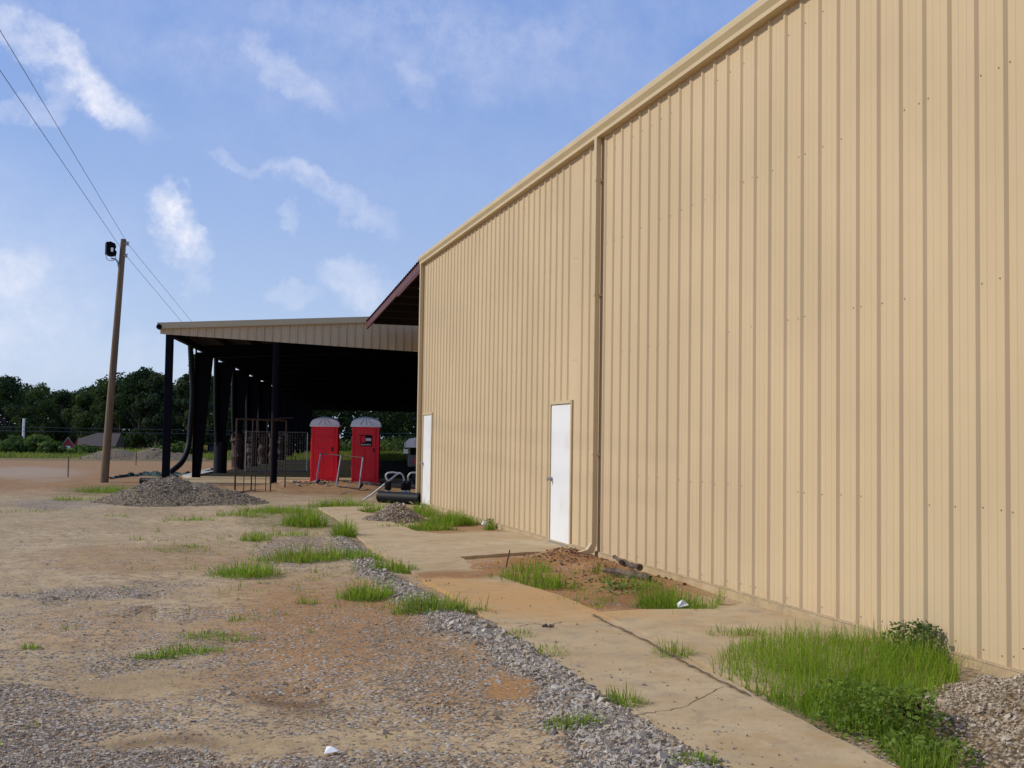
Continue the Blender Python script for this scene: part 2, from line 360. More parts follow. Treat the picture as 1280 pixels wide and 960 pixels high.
def zones(X, Y):
    px, py = topx(X, Y)
    sc = np.clip(60/np.maximum(Y, 3), 1, 20)
    wx = px+fbm(X*1.6, Y*1.6, 3)*sc*4.0; wy = py+fbm(X*1.6, Y*1.6, 9)*sc*1.8
    grav = np.maximum(polyband(wx, wy, BAND), ell(wx, wy, [
        (100, 940, 230, 50, .88), (20, 880, 130, 26, .72), (420, 965, 300, 36, .72), (330, 880, 90, 34, .5), (440, 870, 160, 60, .45), (110, 742, 160, 9, .7),
        (200, 728, 60, 6, .5), (375, 690, 62, 22, .65), (430, 680, 30, 30, .6), (80, 630, 70, 7, .6), (300, 830, 60, 18, .45), (250, 770, 40, 10, .5),
        (520, 800, 90, 40, .5), (570, 870, 120, 60, .6), (150, 833, 70, 14, .6)]))
    grav = np.maximum(grav, np.clip((wy-700)/260, 0, .34))
    grav = np.maximum(grav, .18)
    orange = ell(wx, wy, [(690, 712, 130, 26, 1), (760, 738, 130, 34, 1), (590, 722, 60, 14, 1), (420, 790, 180, 70, .8), (600, 850, 120, 60, .65), (180, 700, 160, 20, .35), (120, 790, 120, 26, .35), (650, 862, 50, 16, .9),
                          (420, 612, 110, 9, .9), (330, 612, 90, 6, .8), (1000, 790, 120, 40, .3), (560, 660, 60, 9, .7), (600, 655, 60, 12, .7), (370, 850, 120, 30, .5)])
    orange = np.maximum(orange, np.where(py < 640, np.clip((625-wy)/20, 0, .85), 0))
    dark = ell(wx, wy, [(372, 868, 52, 10, .8), (390, 888, 60, 8, .5), (135, 872, 40, 4, .9), (205, 927, 80, 7, .6), (190, 743, 12, 3, .8), (180, 767, 14, 2.5, .8), (70, 748, 14, 2, .7),
                          (480, 640, 30, 3, .6), (1085, 905, 120, 26, .5), (800, 750, 70, 10, .35), (880, 850, 40, 16, .5)])
    green = ell(wx, wy, [(130, 612, 60, 7, .7), (230, 690, 40, 6, .4), (380, 648, 80, 16, .7), (250, 800, 50, 16, .5), (1040, 860, 150, 60, .8), (60, 570, 900, 4, 1)])
    green = np.where((Y > 70), np.maximum(green, .9), green)
    pale = ell(wx, wy, [(35, 591, 75, 8, 1), (60, 600, 30, 3, .6), (185, 855, 95, 14, .0)])
    pond = ell(wx, wy, [(180, 855, 90, 15, 1), (260, 925, 170, 14, .8), (300, 745, 110, 9, .6), (240, 780, 60, 6, .7), (60, 805, 60, 10, .5), (340, 880, 60, 20, .5), (650, 862, 40, 14, .8), (960, 860, 120, 20, .0), (300, 935, 60, 14, .7), (420, 915, 70, 10, .5)])
    grav = grav*(1-.9*pond)
    return grav, orange, dark, green, pale, pond, px, py
HUMPS = [(705, 697, 30, 7, .11), (745, 712, 30, 9, .09), (600, 712, 30, 6, .06), (590, 724, 40, 5, .05), (800, 735, 50, 10, .08), (660, 706, 40, 5, .08), (400, 608, 60, 4, .12), (450, 611, 40, 4, .10), (350, 610, 30, 3, .08)]
HOLES = [(150, 862, 80, 9, .03), (372, 868, 55, 12, .05), (190, 745, 16, 4, .07), (180, 768, 18, 3, .06), (70, 750, 20, 3, .05), (205, 925, 100, 10, .03), (500, 655, 70, 8, .0)]
def gz(X, Y):
    X = np.asarray(X, float); Y = np.asarray(Y, float)
    px, py = topx(X, Y); near = np.clip((60-Y)/25, 0, 1)
    z = (.022*fbm(X*.5, Y*.5, 21)+.016*fbm(X*1.9, Y*1.9, 31)+.009*fbm(X*7, Y*7, 41, 3))*near
    # keep low under the paving
    onp = inpoly(px, py, PATH, 6)
    z = np.where(onp, np.minimum(z, -.012), z)
    for (cx, cy, rx, ry, a) in HUMPS: z = z+a*np.exp(-(((px-cx)/rx)**2+((py-cy)/ry)**2))*(1+.5*fbm(X*6, Y*6, 5))
    for (cx, cy, rx, ry, a) in HOLES: z = z-a*np.exp(-(((px-cx)/rx)**2+((py-cy)/ry)**2)**2)
    # a little bank of washed gravel along the paving, ruts
    z = z+np.where(onp, 0, .035*polyband(px, py, BAND))
    z = z+.02*np.sin((X*.8-Y*.25)*2.2+fbm(X*.3, Y*.3, 8)*5)*near*np.clip((Y-4)/8, 0, 1)*np.where(X < 1.2, 1, 0)
    z = z-3.0*np.clip((Y-105)/60, 0, 1)**2*(3-2*np.clip((Y-105)/60, 0, 1))
    return z
PATH = [(398, 636), (478, 633), (478, 639), (446, 640), (470, 646), (492, 656), (520, 666), (550, 670), (600, 668), (650, 668), (700, 684), (722, 691), (660, 693), (575, 699), (600, 716), (640, 730),
        (690, 745), (742, 766), (780, 785), (830, 812), (880, 842), (930, 868), (1000, 908), (1105, 960), (1230, 1030), (1010, 1030), (900, 962), (850, 930), (790, 895), (735, 862), (690, 828), (640, 797), (600, 772),
        (560, 745), (520, 722), (500, 706), (470, 690), (440, 668), (425, 652)]
SLAB = [(744, 771), (800, 768), (890, 767), (932, 760), (1075, 800), (1100, 830), (1000, 880), (930, 860), (860, 828), (810, 800), (775, 785)]
def inpoly(px, py, P, grow=0):
    px = np.asarray(px, float); py = np.asarray(py, float); r = np.zeros(px.shape, bool); n = len(P)
    for i in range(n):
        x0, y0 = P[i]; x1, y1 = P[(i+1) % n]
        c = (y0 > py) != (y1 > py)
        with np.errstate(divide='ignore', invalid='ignore'): xx = (x1-x0)*(py-y0)/((y1-y0) or 1e-9)+x0
        r ^= c & (px < xx)
    return r
def gz1(x, y): return float(gz(np.array([x]), np.array([y]))[0])
def axis(lo, hi, st, far):
    a = [lo]
    while a[-1] < hi: a.append(a[-1]+st(a[-1]))
    out = [a[-1]]; d = st(a[-1])
    while out[-1] < far: d *= 1.35; out.append(out[-1]+d)
    neg = [lo]; d = st(lo)
    while neg[-1] > -far: d *= 1.35; neg.append(neg[-1]-d)
    return np.array(neg[::-1][:-1]+a+out[1:])
gx = axis(-8.5, 6.2, lambda v: .06, 3000); gy = axis(2.5, 62, lambda v: max(.045, .0085*max(v, 0)**1.15), 3000)
XX, YY = np.meshgrid(gx, gy); ZZ = gz(XX, YY)
zn = zones(XX, YY)
nx, ny = len(gx), len(gy)
idx = np.arange(nx*ny).reshape(ny, nx)
Fq = np.stack([idx[:-1, :-1], idx[:-1, 1:], idx[1:, 1:], idx[1:, :-1]], -1).reshape(-1, 4)
one = np.ones(nx*ny)
# away from the picture the zones fade to plain dirt
vis = np.clip((YY-2)/1.5, 0, 1)
za_ = np.stack([(zn[0]*vis).ravel(), (zn[1]*vis).ravel(), (zn[2]*vis).ravel(), one], -1)
zb_ = np.stack([(zn[3]*vis).ravel(), (zn[4]*vis).ravel(), zn[5].ravel(), one], -1)
go = np_mesh('ground', np.stack([XX.ravel(), YY.ravel(), ZZ.ravel()], -1), Fq, M['ground'], {'zone_a': za_, 'zone_b': zb_}, smooth=True)
tag(go, kind='structure')

# ------------------------------------------------------------------ paving
def slab(name, P, top, mat, thick=.09, jit=.018, step=.22):
    pts = [G(x, y)[:2] for x, y in P]; out = []
    for i in range(len(pts)):
        a = pts[i]; b = pts[(i+1) % len(pts)]; L = np.hypot(*(b-a)); n = max(1, int(L/step))
        for k in range(n): out.append(a+(b-a)*k/n)
    out = [(p[0]+random.uniform(-jit, jit), p[1]+random.uniform(-jit, jit)) for p in out]
    bm = bmesh.new(); vs = [bm.verts.new((p[0], p[1], top)) for p in out]; f = bm.faces.new(vs)
    r = bmesh.ops.extrude_face_region(bm, geom=[f]); 
    for v in [g for g in r['geom'] if isinstance(g, bmesh.types.BMVert)]: v.co.z = top-thick
    bmesh.ops.recalc_face_normals(bm, faces=bm.faces[:])
    bmesh.ops.triangulate(bm, faces=[f for f in bm.faces if len(f.verts) > 4])
    me = bpy.data.meshes.new(name); bm.to_mesh(me); bm.free(); me.materials.append(mat)
    o = bpy.data.objects.new(name, me); COL.objects.link(o); return tag(o, kind='structure')
PV = slab('pavement', PATH, .035, M['conc'])
slab('pavement_slab', SLAB, .045, M['conc'])

def crack(pts, w=.008, z=.0375):
    b = MB(); P = []
    for (x0, y0), (x1, y1) in zip(pts[:-1], pts[1:]):
        for k in range(8): P.append(G(x0+(x1-x0)*k/8, y0+(y1-y0)*k/8, z)[:2]+np.array([random.uniform(-.012, .012), random.uniform(-.012, .012)]))
    P.append(G(*pts[-1], z)[:2])
    for i in range(len(P)-1):
        d = P[i+1]-P[i]; n_ = np.array([-d[1], d[0]])/np.hypot(*d)*w*.5*random.uniform(.6, 1.4)
        b.add([(*(P[i]-n_), z), (*(P[i+1]-n_), z), (*(P[i+1]+n_), z), (*(P[i]+n_), z)], [(0, 1, 2, 3)])
    b.build('crack', M['crackm'], PV)
M['crackm'] = simple('packed_dirt', (.16, .11, .065), .95, .3, 20)
crack([(510, 706), (545, 705), (577, 700)]); crack([(648, 783), (668, 779), (684, 782), (702, 777)]); crack([(452, 661), (494, 658)]); crack([(795, 893), (850, 885), (905, 858)], .006)
crack([(430, 645), (446, 641)])
crack([(741, 768), (760, 778), (780, 787), (812, 803), (860, 830), (905, 853), (935, 868)], .026, .0475)
# ------------------------------------------------------------------ main metal building
WX, YC, YS, ZE = 5.508, 27.03, -14.0, 6.0
bld = empty('metal_building', (WX, YC, 0), 0, 'long beige ribbed metal building with white doors filling the right side', 'building')
def L(x, y, z): return (x-WX, y-YC, z)
def rib_profile(y0, y1, pitch=.3048, phase=0.0, h=.023):
    """(offset outwards, y) going from y0 to y1"""
    pts = [(0, y0)]; k = math.ceil((y0-phase)/pitch)
    while True:
        c = phase+k*pitch
        if c+.08 > y1: break
        if c-.04 > y0:
            pts += [(0, c-.036), (h, c-.013), (h, c+.013), (0, c+.036), (0, c+.095), (.0028, c+.102), (.0028, c+.118), (0, c+.125), (0, c+.187), (.0028, c+.194), (.0028, c+.210), (0, c+.217)]
        k += 1
    pts.append((0, y1)); return [p for p in pts if p[1] <= y1]
D1, D2 = (15.90, 16.84), (25.72, 26.66)      # door openings
DT = 2.13; ZB = .085
wall = MB()
def wall_strip(y0, y1, z0, z1):
    P = rib_profile(y0, y1, phase=6.6607)
    n = len(P); vs = [L(WX-o, y, z0) for o, y in P]+[L(WX-o, y, z1) for o, y in P]
    wall.add(vs, [(i, i+1, n+i+1, n+i) for i in range(n-1)])
for (a, b) in ((YS, D1[0]-.05), (D1[1]+.05, D2[0]-.05), (D2[1]+.05, YC)): wall_strip(a, b, ZB, ZE-.02)
for d in (D1, D2): wall_strip(d[0]-.05, d[1]+.05, DT+.07, ZE-.02)
# fasteners along the girts: on the near flank of each rib and in pairs
for zg in (.16, 1.16, 2.78, 4.3, 5.55):
    k = 0; y = 6.6607-.3048*30
    while y < YC-.2:
        if not any(d[0]-.15 < y+.05 < d[1]+.15 and zg < DT+.1 for d in (D1, D2)):
            for dy in ((-.055, .06) if zg in (.16, 1.16, 2.78, 4.3) and k % 3 == 0 else (-.055,)):
                if random.random() < .65:
                    yy = y+dy; zz = zg+random.uniform(-.012, .012); r = .0048
                    x0 = WX-.003
                    wall.box(x0-WX-.004, .0-.0005, yy-r-YC, yy+r-YC, zz-r, zz+r, 1)
        k += 1; y += .3048
w_ = wall.build('wall', [M['sheet'], M['screw']], bld, recalc=False)
# body (end walls, back) and roof
b = MB()
XB = WX+24; ZR = ZE+24*.5*.06
b.box(.10, 24, YS-YC+.05, -.05, ZB, ZE-.06)
b.build('rear_walls', M['sheet2'], bld)
b = MB()
def roofpt(x, y, dz=0): return (x-WX, y-YC, ZE-.0+.06*min(x-WX, 24-(x-WX))+dz)
vs = []
for dz in (-.05, .0):
    for x in (WX-.02, WX+12, WX+24.1):
        for y in (YS-.1, YC+.04): vs.append(roofpt(x, y, dz))
b.add(vs, [(6,8,9,7),(8,10,11,9),(0,1,3,2),(2,3,5,4),(0,6,7,1),(4,5,11,10),(0,2,8,6),(2,4,10,8),(1,7,9,3),(3,9,11,5)])
b.build('roof', M['sheet2'], bld)
# base plate line, foundation curb
b = MB(); b.box(-.035, .10, YS-YC, 0, -.12, ZB-.012); b.build('foundation', M['conc'], bld)
b = MB()
for (a, c) in ((YS, D1[0]-.05), (D1[1]+.05, D2[0]-.05), (D2[1]+.05, YC)): b.box(-.028, -.002, a-YC, c-YC, ZB-.009, ZB+.006)
b.build('base_trim', M['screw'], bld)
# eave gutter: sloped bright cove above, upright face, dark return
b = MB()
prof = [(0.0, 0.0), (-.075, -.012), (-.105, -.03), (-.135, -.085), (-.140, -.175), (-.118, -.182), (0.0, -.182)]
prof = [(-.0, .012), (-.09, .006), (-.118, -.035), (-.085, -.085), (-.135, -.10), (-.135, -.185), (-.02, -.195)]
prof = [(-.0, .03), (-.125, .022), (-.140, .0), (-.140, -.065), (-.105, -.125), (-.105, -.172), (-.088, -.176), (-.0, -.176)]
b.extrude(prof, lambda p, k: (p[0], (YS-YC-.05) if k == 0 else .05, ZE-.012+p[1]))
b.build('gutter', M['trim'], bld)
# corner trim + downspouts
b = MB(); b.box(-.045, .12, -.13, .012, ZB, ZE-.18, bev=.006); b.build('corner_trim', M['trim'], bld)
def spout(y, elbow, bottom):
    b = MB(); w, d, x0 = .10, .075, -.036
    P = [(y-w/2, 0), (y+w/2, 0)]
    b.box(x0-d, x0, y-w/2-YC, y+w/2-YC, bottom+.12, ZE-.17, bev=.010)
    # kick-out elbow
    a0 = [(x0-d, y-w/2-YC, bottom+.13), (x0, y-w/2-YC, bottom+.13), (x0, y+w/2-YC, bottom+.13), (x0-d, y+w/2-YC, bottom+.13)]
    a1 = [(x0-d-.06, y-w/2-YC, bottom+.045), (x0-.05, y-w/2-YC, bottom-.0), (x0-.05, y+w/2-YC, bottom-.0), (x0-d-.06, y+w/2-YC, bottom+.045)]
    a2 = [(x-.11, yy, z-.03) for x, yy, z in a1]
    b.add(a0+a1+a2, [(0,1,5,4),(1,2,6,5),(2,3,7,6),(3,0,4,7),(4,5,9,8),(5,6,10,9),(6,7,11,10),(7,4,8,11)])
    o = b.build('downspout', M['trim'], bld)
    for z in (1.4, 3.6, 5.2):
        s = MB(); s.box(x0-d-.004, x0+.035, y-w/2-YC-.004, y+w/2-YC+.004, z, z+.03); s.build('strap', M['trim'], o)
spout(14.74, True, .07)
spout(26.93, True, .05)
def door(d, label=None, dy0=0):
    a, c = d; ya, yc = a-YC, c-YC
    fr = MB()
    fr.box(-.030, .06, ya-.055, ya, .02, DT+.07, bev=.004); fr.box(-.030, .06, yc, yc+.055, .02, DT+.07, bev=.004)
    fr.box(-.034, .06, ya, yc, DT+.02, DT+.068)
    fo = fr.build('door_frame', M['trim'], bld)
    th = MB(); th.box(-.045, .06, ya, yc, .015, .055); th.build('threshold', M['steel'], fo)
    dd = MB(); dd.box(-.012, .02, ya+.006, yc-.006, .058, DT+.012, bev=.003)
    do = dd.build('door', M['door'], bld)
    h = MB(); h.tube([(-.022, yc-.07, 1.0), (-.06, yc-.07, 1.0)], .012, 10); h.tube([(-.055, yc-.07, 1.0), (-.07, yc-.07, 1.0), (-.095, yc-.07, 1.0), (-.10, yc-.07, 1.0)], [.014, .03, .028, .012], 12)
    h.tube([(-.022, yc-.07, 1.0), (-.028, yc-.07, 1.0)], .034, 14)
    h.build('handle', M['steel'], do, smooth=True)
    if label: do['label'] = label
door(D1, 'plain white door with low concrete apron'); door(D2, 'plain white door at the far corner, foot hidden by grass')

# ------------------------------------------------------------------ open shed behind
SA = R_(9.64); SO = G(207, 600, .15); SO[2] = 0
shed = empty('open_shed', tuple(SO), -SA, 'long open pole shed with black columns and beige fascia', 'shed')
_a = np.array([math.sin(SA), math.cos(SA)]); _r = np.array([math.cos(SA), -math.sin(SA)])
def S(t_, s_): p = SO[:2]+_r*t_+_a*s_; return float(p[0]), float(p[1])
def toS(p): d = np.array(p[:2])-SO[:2]; return float(d@_r), float(d@_a), float(p[2])
NB, BAY, SW = 12, 5.45, 24.0; SLEN = NB*BAY+.2
def ztop(t_): return 5.08+.056*(t_+.37) if t_ < SW/2 else 5.08+.056*(SW-t_+.37)
def zbot(t_): return 4.77-.046*min(t_, SW-t_)
# fascia front and back
def ribpts(t0, t1, h=.055):
    pts = [(t0, 0)]; c = t0+.06
    while c+.1 < t1:
        pts += [(c, 0), (c+.012, h), (c+.04, h), (c+.052, 0)]; c += .262
    return pts+[(t1, 0)]
for (ss, nm) in ((-.12, 1), (SLEN+.1, -1)):
    b = MB(); P = ribpts(-.28, SW+.28); n = len(P)
    vs = [(t_, ss-h*nm, zbot(t_) if nm > 0 else 3.95) for t_, h in P]+[(t_, ss-h*nm, ztop(t_)-.06) for t_, h in P]
    b.add(vs, [(i, i+1, n+i+1, n+i) for i in range(n-1)])

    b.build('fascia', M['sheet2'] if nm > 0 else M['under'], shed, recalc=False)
    b = MB()
    for (ta, tb) in ((-.36, SW/2), (SW/2, SW+.36)):
        b.beam((ta, ss-.05*nm, ztop(ta)-.03), (tb, ss-.05*nm, ztop(tb)-.03), .11, .17)
        b.beam((ta, ss-.075*nm, ztop(ta)-.125), (tb, ss-.075*nm, ztop(tb)-.125), .05, .03)
    b.build('rake_trim', M['trim'] if nm > 0 else M['under'], shed)
# roof
b = MB()
for (ta, tb) in ((-.30, SW/2), (SW/2, SW+.30)):
    za, zb = ztop(ta)-.05, ztop(tb)-.05
    b.add([(ta, -.1, za), (tb, -.1, zb), (tb, SLEN+.1, zb), (ta, SLEN+.1, za)], [(0, 1, 2, 3)], 0)
    b.add([(ta, -.1, za-.04), (tb, -.1, zb-.04), (tb, SLEN+.1, zb-.04), (ta, SLEN+.1, za-.04)], [(3, 2, 1, 0)], 1)
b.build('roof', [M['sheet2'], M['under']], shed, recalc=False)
b = MB()
for t0 in (-.36, SW+.22): b.box(t0, t0+.14, -.2, SLEN+.2, 4.93, 5.08, bev=.01)
g_ = b.build('gutter', M['trim'], shed)
b = MB(); b.tube([(-.30, -.27, 5.0), (-.30, -.19, 5.0)], .085, 14); b.build('gutter_end', M['black'], g_)
b = MB()
for k in range(1, 12):
    for t_ in (k, SW-k):
        b.box(t_-.04, t_+.04, 0, SLEN, ztop(t_)-.30, ztop(t_)-.10)
b.build('purlins', M['under'], shed)
b = MB(); b.box(-.06, .10, 0, SLEN, 4.72, 4.92); b.build('eave_beam', M['black'], shed)
b = MB(); b.box(SW-.05, SW+.05, 0, SLEN, 0, 4.9); b.build('light_block_wall', M['under'], shed)  # unseen wall added on the far side to keep the shed interior dark
# posts and tapered columns
b = MB(); b.box(-.11, .11, -.11, .11, 0.0, 4.78, bev=.01); b.box(-.16, .16, -.16, .16, -.02, .03); b.build('corner_post', M['black'], shed)
b = MB(); b.tube([(3.36, .0, -.1), (3.36, .0, 4.62)], .115, 18); b.box(3.16, 3.56, -.2, .2, -.02, .03); b.build('round_post', M['black'], shed, smooth=True)
def column(s_):
    b = MB()
    def T(z): return .24+.36*z/4.6
    # web, outer flange, inner sloping flange
    b.add([(0.02, s_-.012, 0), (T(0), s_-.012, 0), (T(4.6), s_-.012, 4.6), (0.02, s_-.012, 4.6), (0.02, s_+.012, 0), (T(0), s_+.012, 0), (T(4.6), s_+.012, 4.6), (0.02, s_+.012, 4.6)],
          [(0,1,2,3),(7,6,5,4),(0,3,7,4),(1,5,6,2)])
    b.box(0, .022, s_-.14, s_+.14, 0, 4.72)
    b.add([(T(0), s_-.14, 0), (T(0)+.022, s_-.14, 0), (T(4.6)+.022, s_-.14, 4.6), (T(4.6), s_-.14, 4.6), (T(0), s_+.14, 0), (T(0)+.022, s_+.14, 0), (T(4.6)+.022, s_+.14, 4.6), (T(4.6), s_+.14, 4.6)],
          [(0,1,2,3),(7,6,5,4),(0,4,5,1),(1,5,6,2),(2,6,7,3),(3,7,4,0)])
    b.box(-.05, T(0)+.07, s_-.17, s_+.17, -.02, .025)
    b.build('column', M['black'], shed)
    b = MB()
    for (ta, tb) in ((.3, SW/2), (SW/2, SW-.1)):
        b.beam((ta, s_, ztop(ta)-.50), (tb, s_, ztop(tb)-.50), .03, .44); b.beam((ta, s_, ztop(ta)-.72), (tb, s_, ztop(tb)-.72), .24, .025)
    b.build('rafter', M['black'], shed)
for i in range(1, NB+1): column(i*BAY-.35)
# black pipe guard round the second column, rusty wraps round the next ones
c2 = 2*BAY-.35
b = MB(); b.tube([(.22, c2, -.02), (.22, c2, 1.32)], .27, 20); b.build('pipe_guard', M['blackpl'], shed, smooth=True)
for i in range(3, 9):
    s_ = i*BAY-.35; b = MB(); pts = []; rs = []
    for k in range(12): pts.append((.27+random.uniform(-.04, .04), s_+random.uniform(-.03, .03), k*.16-.02)); rs.append(random.uniform(.25, .37))
    b.tube(pts, rs, 12); b.build('column_wrap', M['rust'], shed)
# hanging drain hoses
def hose(name, pts, r, mat, parent, rib=True, **k):
    # Catmull-Rom through the points
    P = [Vector(p) for p in pts]; P = [P[0]*2-P[1]]+P+[P[-1]*2-P[-2]]; out = []
    for i in range(1, len(P)-2):
        n = max(2, int((P[i+1]-P[i]).length/.06))
        for j in range(n):
            u = j/n; out.append(.5*((2*P[i])+(P[i+1]-P[i-1])*u+(2*P[i-1]-5*P[i]+4*P[i+1]-P[i+2])*u*u+(3*P[i]-P[i-1]-3*P[i+1]+P[i+2])*u**3))
    out.append(P[-2]); rs = [r*(1+(.08 if (i % 2) else -.04)) for i in range(len(out))] if rib else [r]*len(out)
    b = MB(); b.tube(out, rs, 12); return b.build(name, mat, parent, smooth=True)
def Gs(x, y, z=0): return toS(G(x, y, z))
q1 = Gs(222, 600, .1); q2 = Gs(205, 602, .1); q3 = Gs(176, 601, .1)
hose('drain_hose', [(-.12, 4.6, 4.85), (-.06, 4.6, 4.0), (.02, 4.5, 3.0), (.0, 4.4, 2.0), (-.02, 4.2, 1.2), (-.12, 3.6, .65), (-.35, 2.6, .25), (q1[0]-.1, q1[1]+.5, .12), (q2[0], q2[1]+.25, .11), q3], .095, M['blackpl'], shed)
for i in (2, 3, 4, 5):
    s_ = i*BAY-.55; hose('drain_pipe', [(-.05, s_, 4.8), (-.02, s_, 3.2), (.03, s_, 2.0), (.10, s_, 1.2)], .075, M['blackpl'], shed)
# concrete floor under the front bay and dirt floor behind
def sheet(name, P, z, mat):
    b = MB(); b.add([(x, y, z) for x, y in P]+[(x, y, z-.12) for x, y in P], [tuple(range(len(P)))]+[(i, (i+1) % len(P), len(P)+(i+1) % len(P), len(P)+i) for i in range(len(P))])
    o = b.build(name, mat); return tag(o, kind='structure')
M['floor'] = soil('shaded_earth', (.045, .04, .028), (.06, .06, .035), (.07, .065, .05))  # earth colour darkened to carry the shade under the roof
sheet('shed_floor', [S(-.1, .35), S(6.5, .35), S(14, .35), S(14, 6.3), S(-.1, 6.3)], .06, M['conc'])
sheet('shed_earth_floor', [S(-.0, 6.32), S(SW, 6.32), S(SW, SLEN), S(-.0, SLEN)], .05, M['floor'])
pc = [G(274, 586), G(262, 588), G(228, 597), G(240, 598.5), G(274, 590)]
sheet('concrete_curb', [(p[0], p[1]) for p in pc], .10, simple('pale_concrete', (.46, .44, .40), .9, .1, 3))

# ------------------------------------------------------------------ maroon roof joining building and shed
can = empty('maroon_roof_canopy', (WX, 27.2, 0), 0, 'maroon corrugated lean-to roof with dark underside between building and shed', 'roof')
yb = 35.9-27.2; za, zb = 5.86, 5.13
b = MB()
n = 60; xs = [i*.19 for i in range(80)]
vs = []
for k, (y, z) in enumerate(((-.05, za), (yb, zb))):
    for i, x in enumerate(xs): vs.append((x, y, z+.10+(.0)))
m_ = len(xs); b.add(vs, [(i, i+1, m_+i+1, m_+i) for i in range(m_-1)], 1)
# corrugation runs along X: waves seen on the rake
ww = []; k = 0
while k*.06 < yb+.1: ww.append((k*.06-.05, (0, .028, .03, .0)[k % 4])); k += 1
b.add([(x, y, za+(zb-za)*(y+.05)/(yb+.05)+.12+h) for x in (-.06, 15.2) for y, h in ww], [(i, i+1, len(ww)+i+1, len(ww)+i) for i in range(len(ww)-1)], 0)
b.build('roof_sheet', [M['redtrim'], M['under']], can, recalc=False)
b = MB(); b.beam((0, -.05, za), (0, yb, zb), .05, .19); b.beam((0.005, -.05, za-.10), (0.005, yb*.38, za-.10+(zb-za)*.38), .04, .10); b.build('rake_trim', M['redtrim'], can)
b = MB()
for k in range(1, 8): yy = yb*k/8; z = za+(zb-za)*k/8; b.box(.05, 15, yy-.04, yy+.04, z-.12, z+.06)
b.build('purlins', M['under'], can)
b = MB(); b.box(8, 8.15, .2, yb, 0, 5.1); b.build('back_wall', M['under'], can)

# ------------------------------------------------------------------ portable toilets
def toilet(px, py, label, sign):
    p = G(px, py, .05); r = empty('portable_toilet', (p[0], p[1], gz1(p[0], p[1])*0+.04), -SA-R_(1), label, 'portable toilet', 'red portable toilets')
    w, d, h = .455, 1.05, 1.94
    b = MB(); b.box(-w, w, 0.02, d, .10, h, bev=.02); b.box(-w-.02, w+.02, -.01, d+.02, 0, .12, bev=.015)
    for x in (-w, w-.09): b.box(x, x+.09, -.022, .03, .10, h-.02, bev=.012)
    for z in (.7, 1.3): b.box(w-.0, w+.02, .12, d-.12, z-.25, z+.22, bev=.01); b.box(-w-.02, -w, .12, d-.12, z-.25, z+.22, bev=.01)
    b.build('cabin', M['pred'], r)
    b = MB(); b.box(-w+.095, w-.095, -.018, .018, .13, h-.03, bev=.006)
    for (z0, z1) in ((.18, .56), (.62, 1.16), (1.26, 1.56), (1.62, 1.86)):
        b.box(-w+.13, -.012, -.042, -.014, z0, z1, bev=.010) if z0 < 1.2 else b.box(-w+.13, w-.13, -.042, -.014, z0, z1, bev=.010)
        if z0 < 1.2: b.box(.012, w-.13, -.042, -.014, z0, z1, bev=.010)
    for sx in (-1, 1): b.beam((sx*.07-.0, -.034, .22), (sx*.07+.20 if sx > 0 else -.26+.12, -.034, .52), .02, .02)
    do = b.build('door', M['pred'], r)
    b = MB(); b.box(w-.20, w-.15, -.05, -.028, 1.06, 1.2, bev=.006); b.build('latch', M['blackpl'], do)
    # domed translucent roof
    b = MB(); N = 14; vs = []; ring = []
    for (y, hh) in ((-.06, .82), (.02, 1.0), (d*.5, 1.08), (d, .95), (d+.08, .8)):
        ro = []
        for k in range(N+1):
            a = math.pi*k/N; x = -math.cos(a)*(w+.045); z = math.sin(a)**.8*.27*hh
            ro.append((x, y, h+.03+z))
        ring.append(ro)
    vs = [p_ for ro in ring for p_ in ro]; n1 = N+1
    fs = [(i*n1+k, i*n1+k+1, (i+1)*n1+k+1, (i+1)*n1+k) for i in range(len(ring)-1) for k in range(N)]
    fs += [tuple(range(n1))[::-1], tuple(range((len(ring)-1)*n1, len(ring)*n1))]
    b.add(vs, fs); b.box(-w-.055, w+.055, -.075, d+.09, h-.035, h+.035, bev=.012)
    rf = b.build('roof', M['proof'], r, smooth=True)
    b = MB()
    for k in (-1, 0, 1): b.beam((k*.2, -.072, h+.03), (k*.07, -.07, h+.03+.21), .022, .02)
    b.build('roof_rib', M['galv'], rf)
    b = MB(); b.tube([(w-.10, d-.18, h-.1), (w-.10, d-.18, h+.25)], .045, 12); b.tube([(w-.10, d-.18, h+.24), (w-.10, d-.18, h+.29)], [.065, .05], 12); b.build('vent_pipe', M['proof'], r, smooth=True)
    if sign:
        b = MB(); b.box(-.17, .21, -.055, -.040, 1.26, 1.64); so = b.build('sign', M['blackpl'], r)
        b = MB(); b.box(-.14, -.02, -.059, -.055, 1.38, 1.61, 0); b.box(.0, .18, -.059, -.055, 1.44, 1.53, 1)
        for k in range(7): b.box(-.15+k*.048, -.15+k*.048+.034, -.059, -.055, 1.295, 1.33, 1)
        b.build('sign_print', [M['pred'], M['white']], so)
    return r
toilet(404.5, 602.0, 'red portable toilet with plain door, the left one of the pair in the shed', False)
toilet(456, 604.5, 'red portable toilet with small dark sign on its door', True)

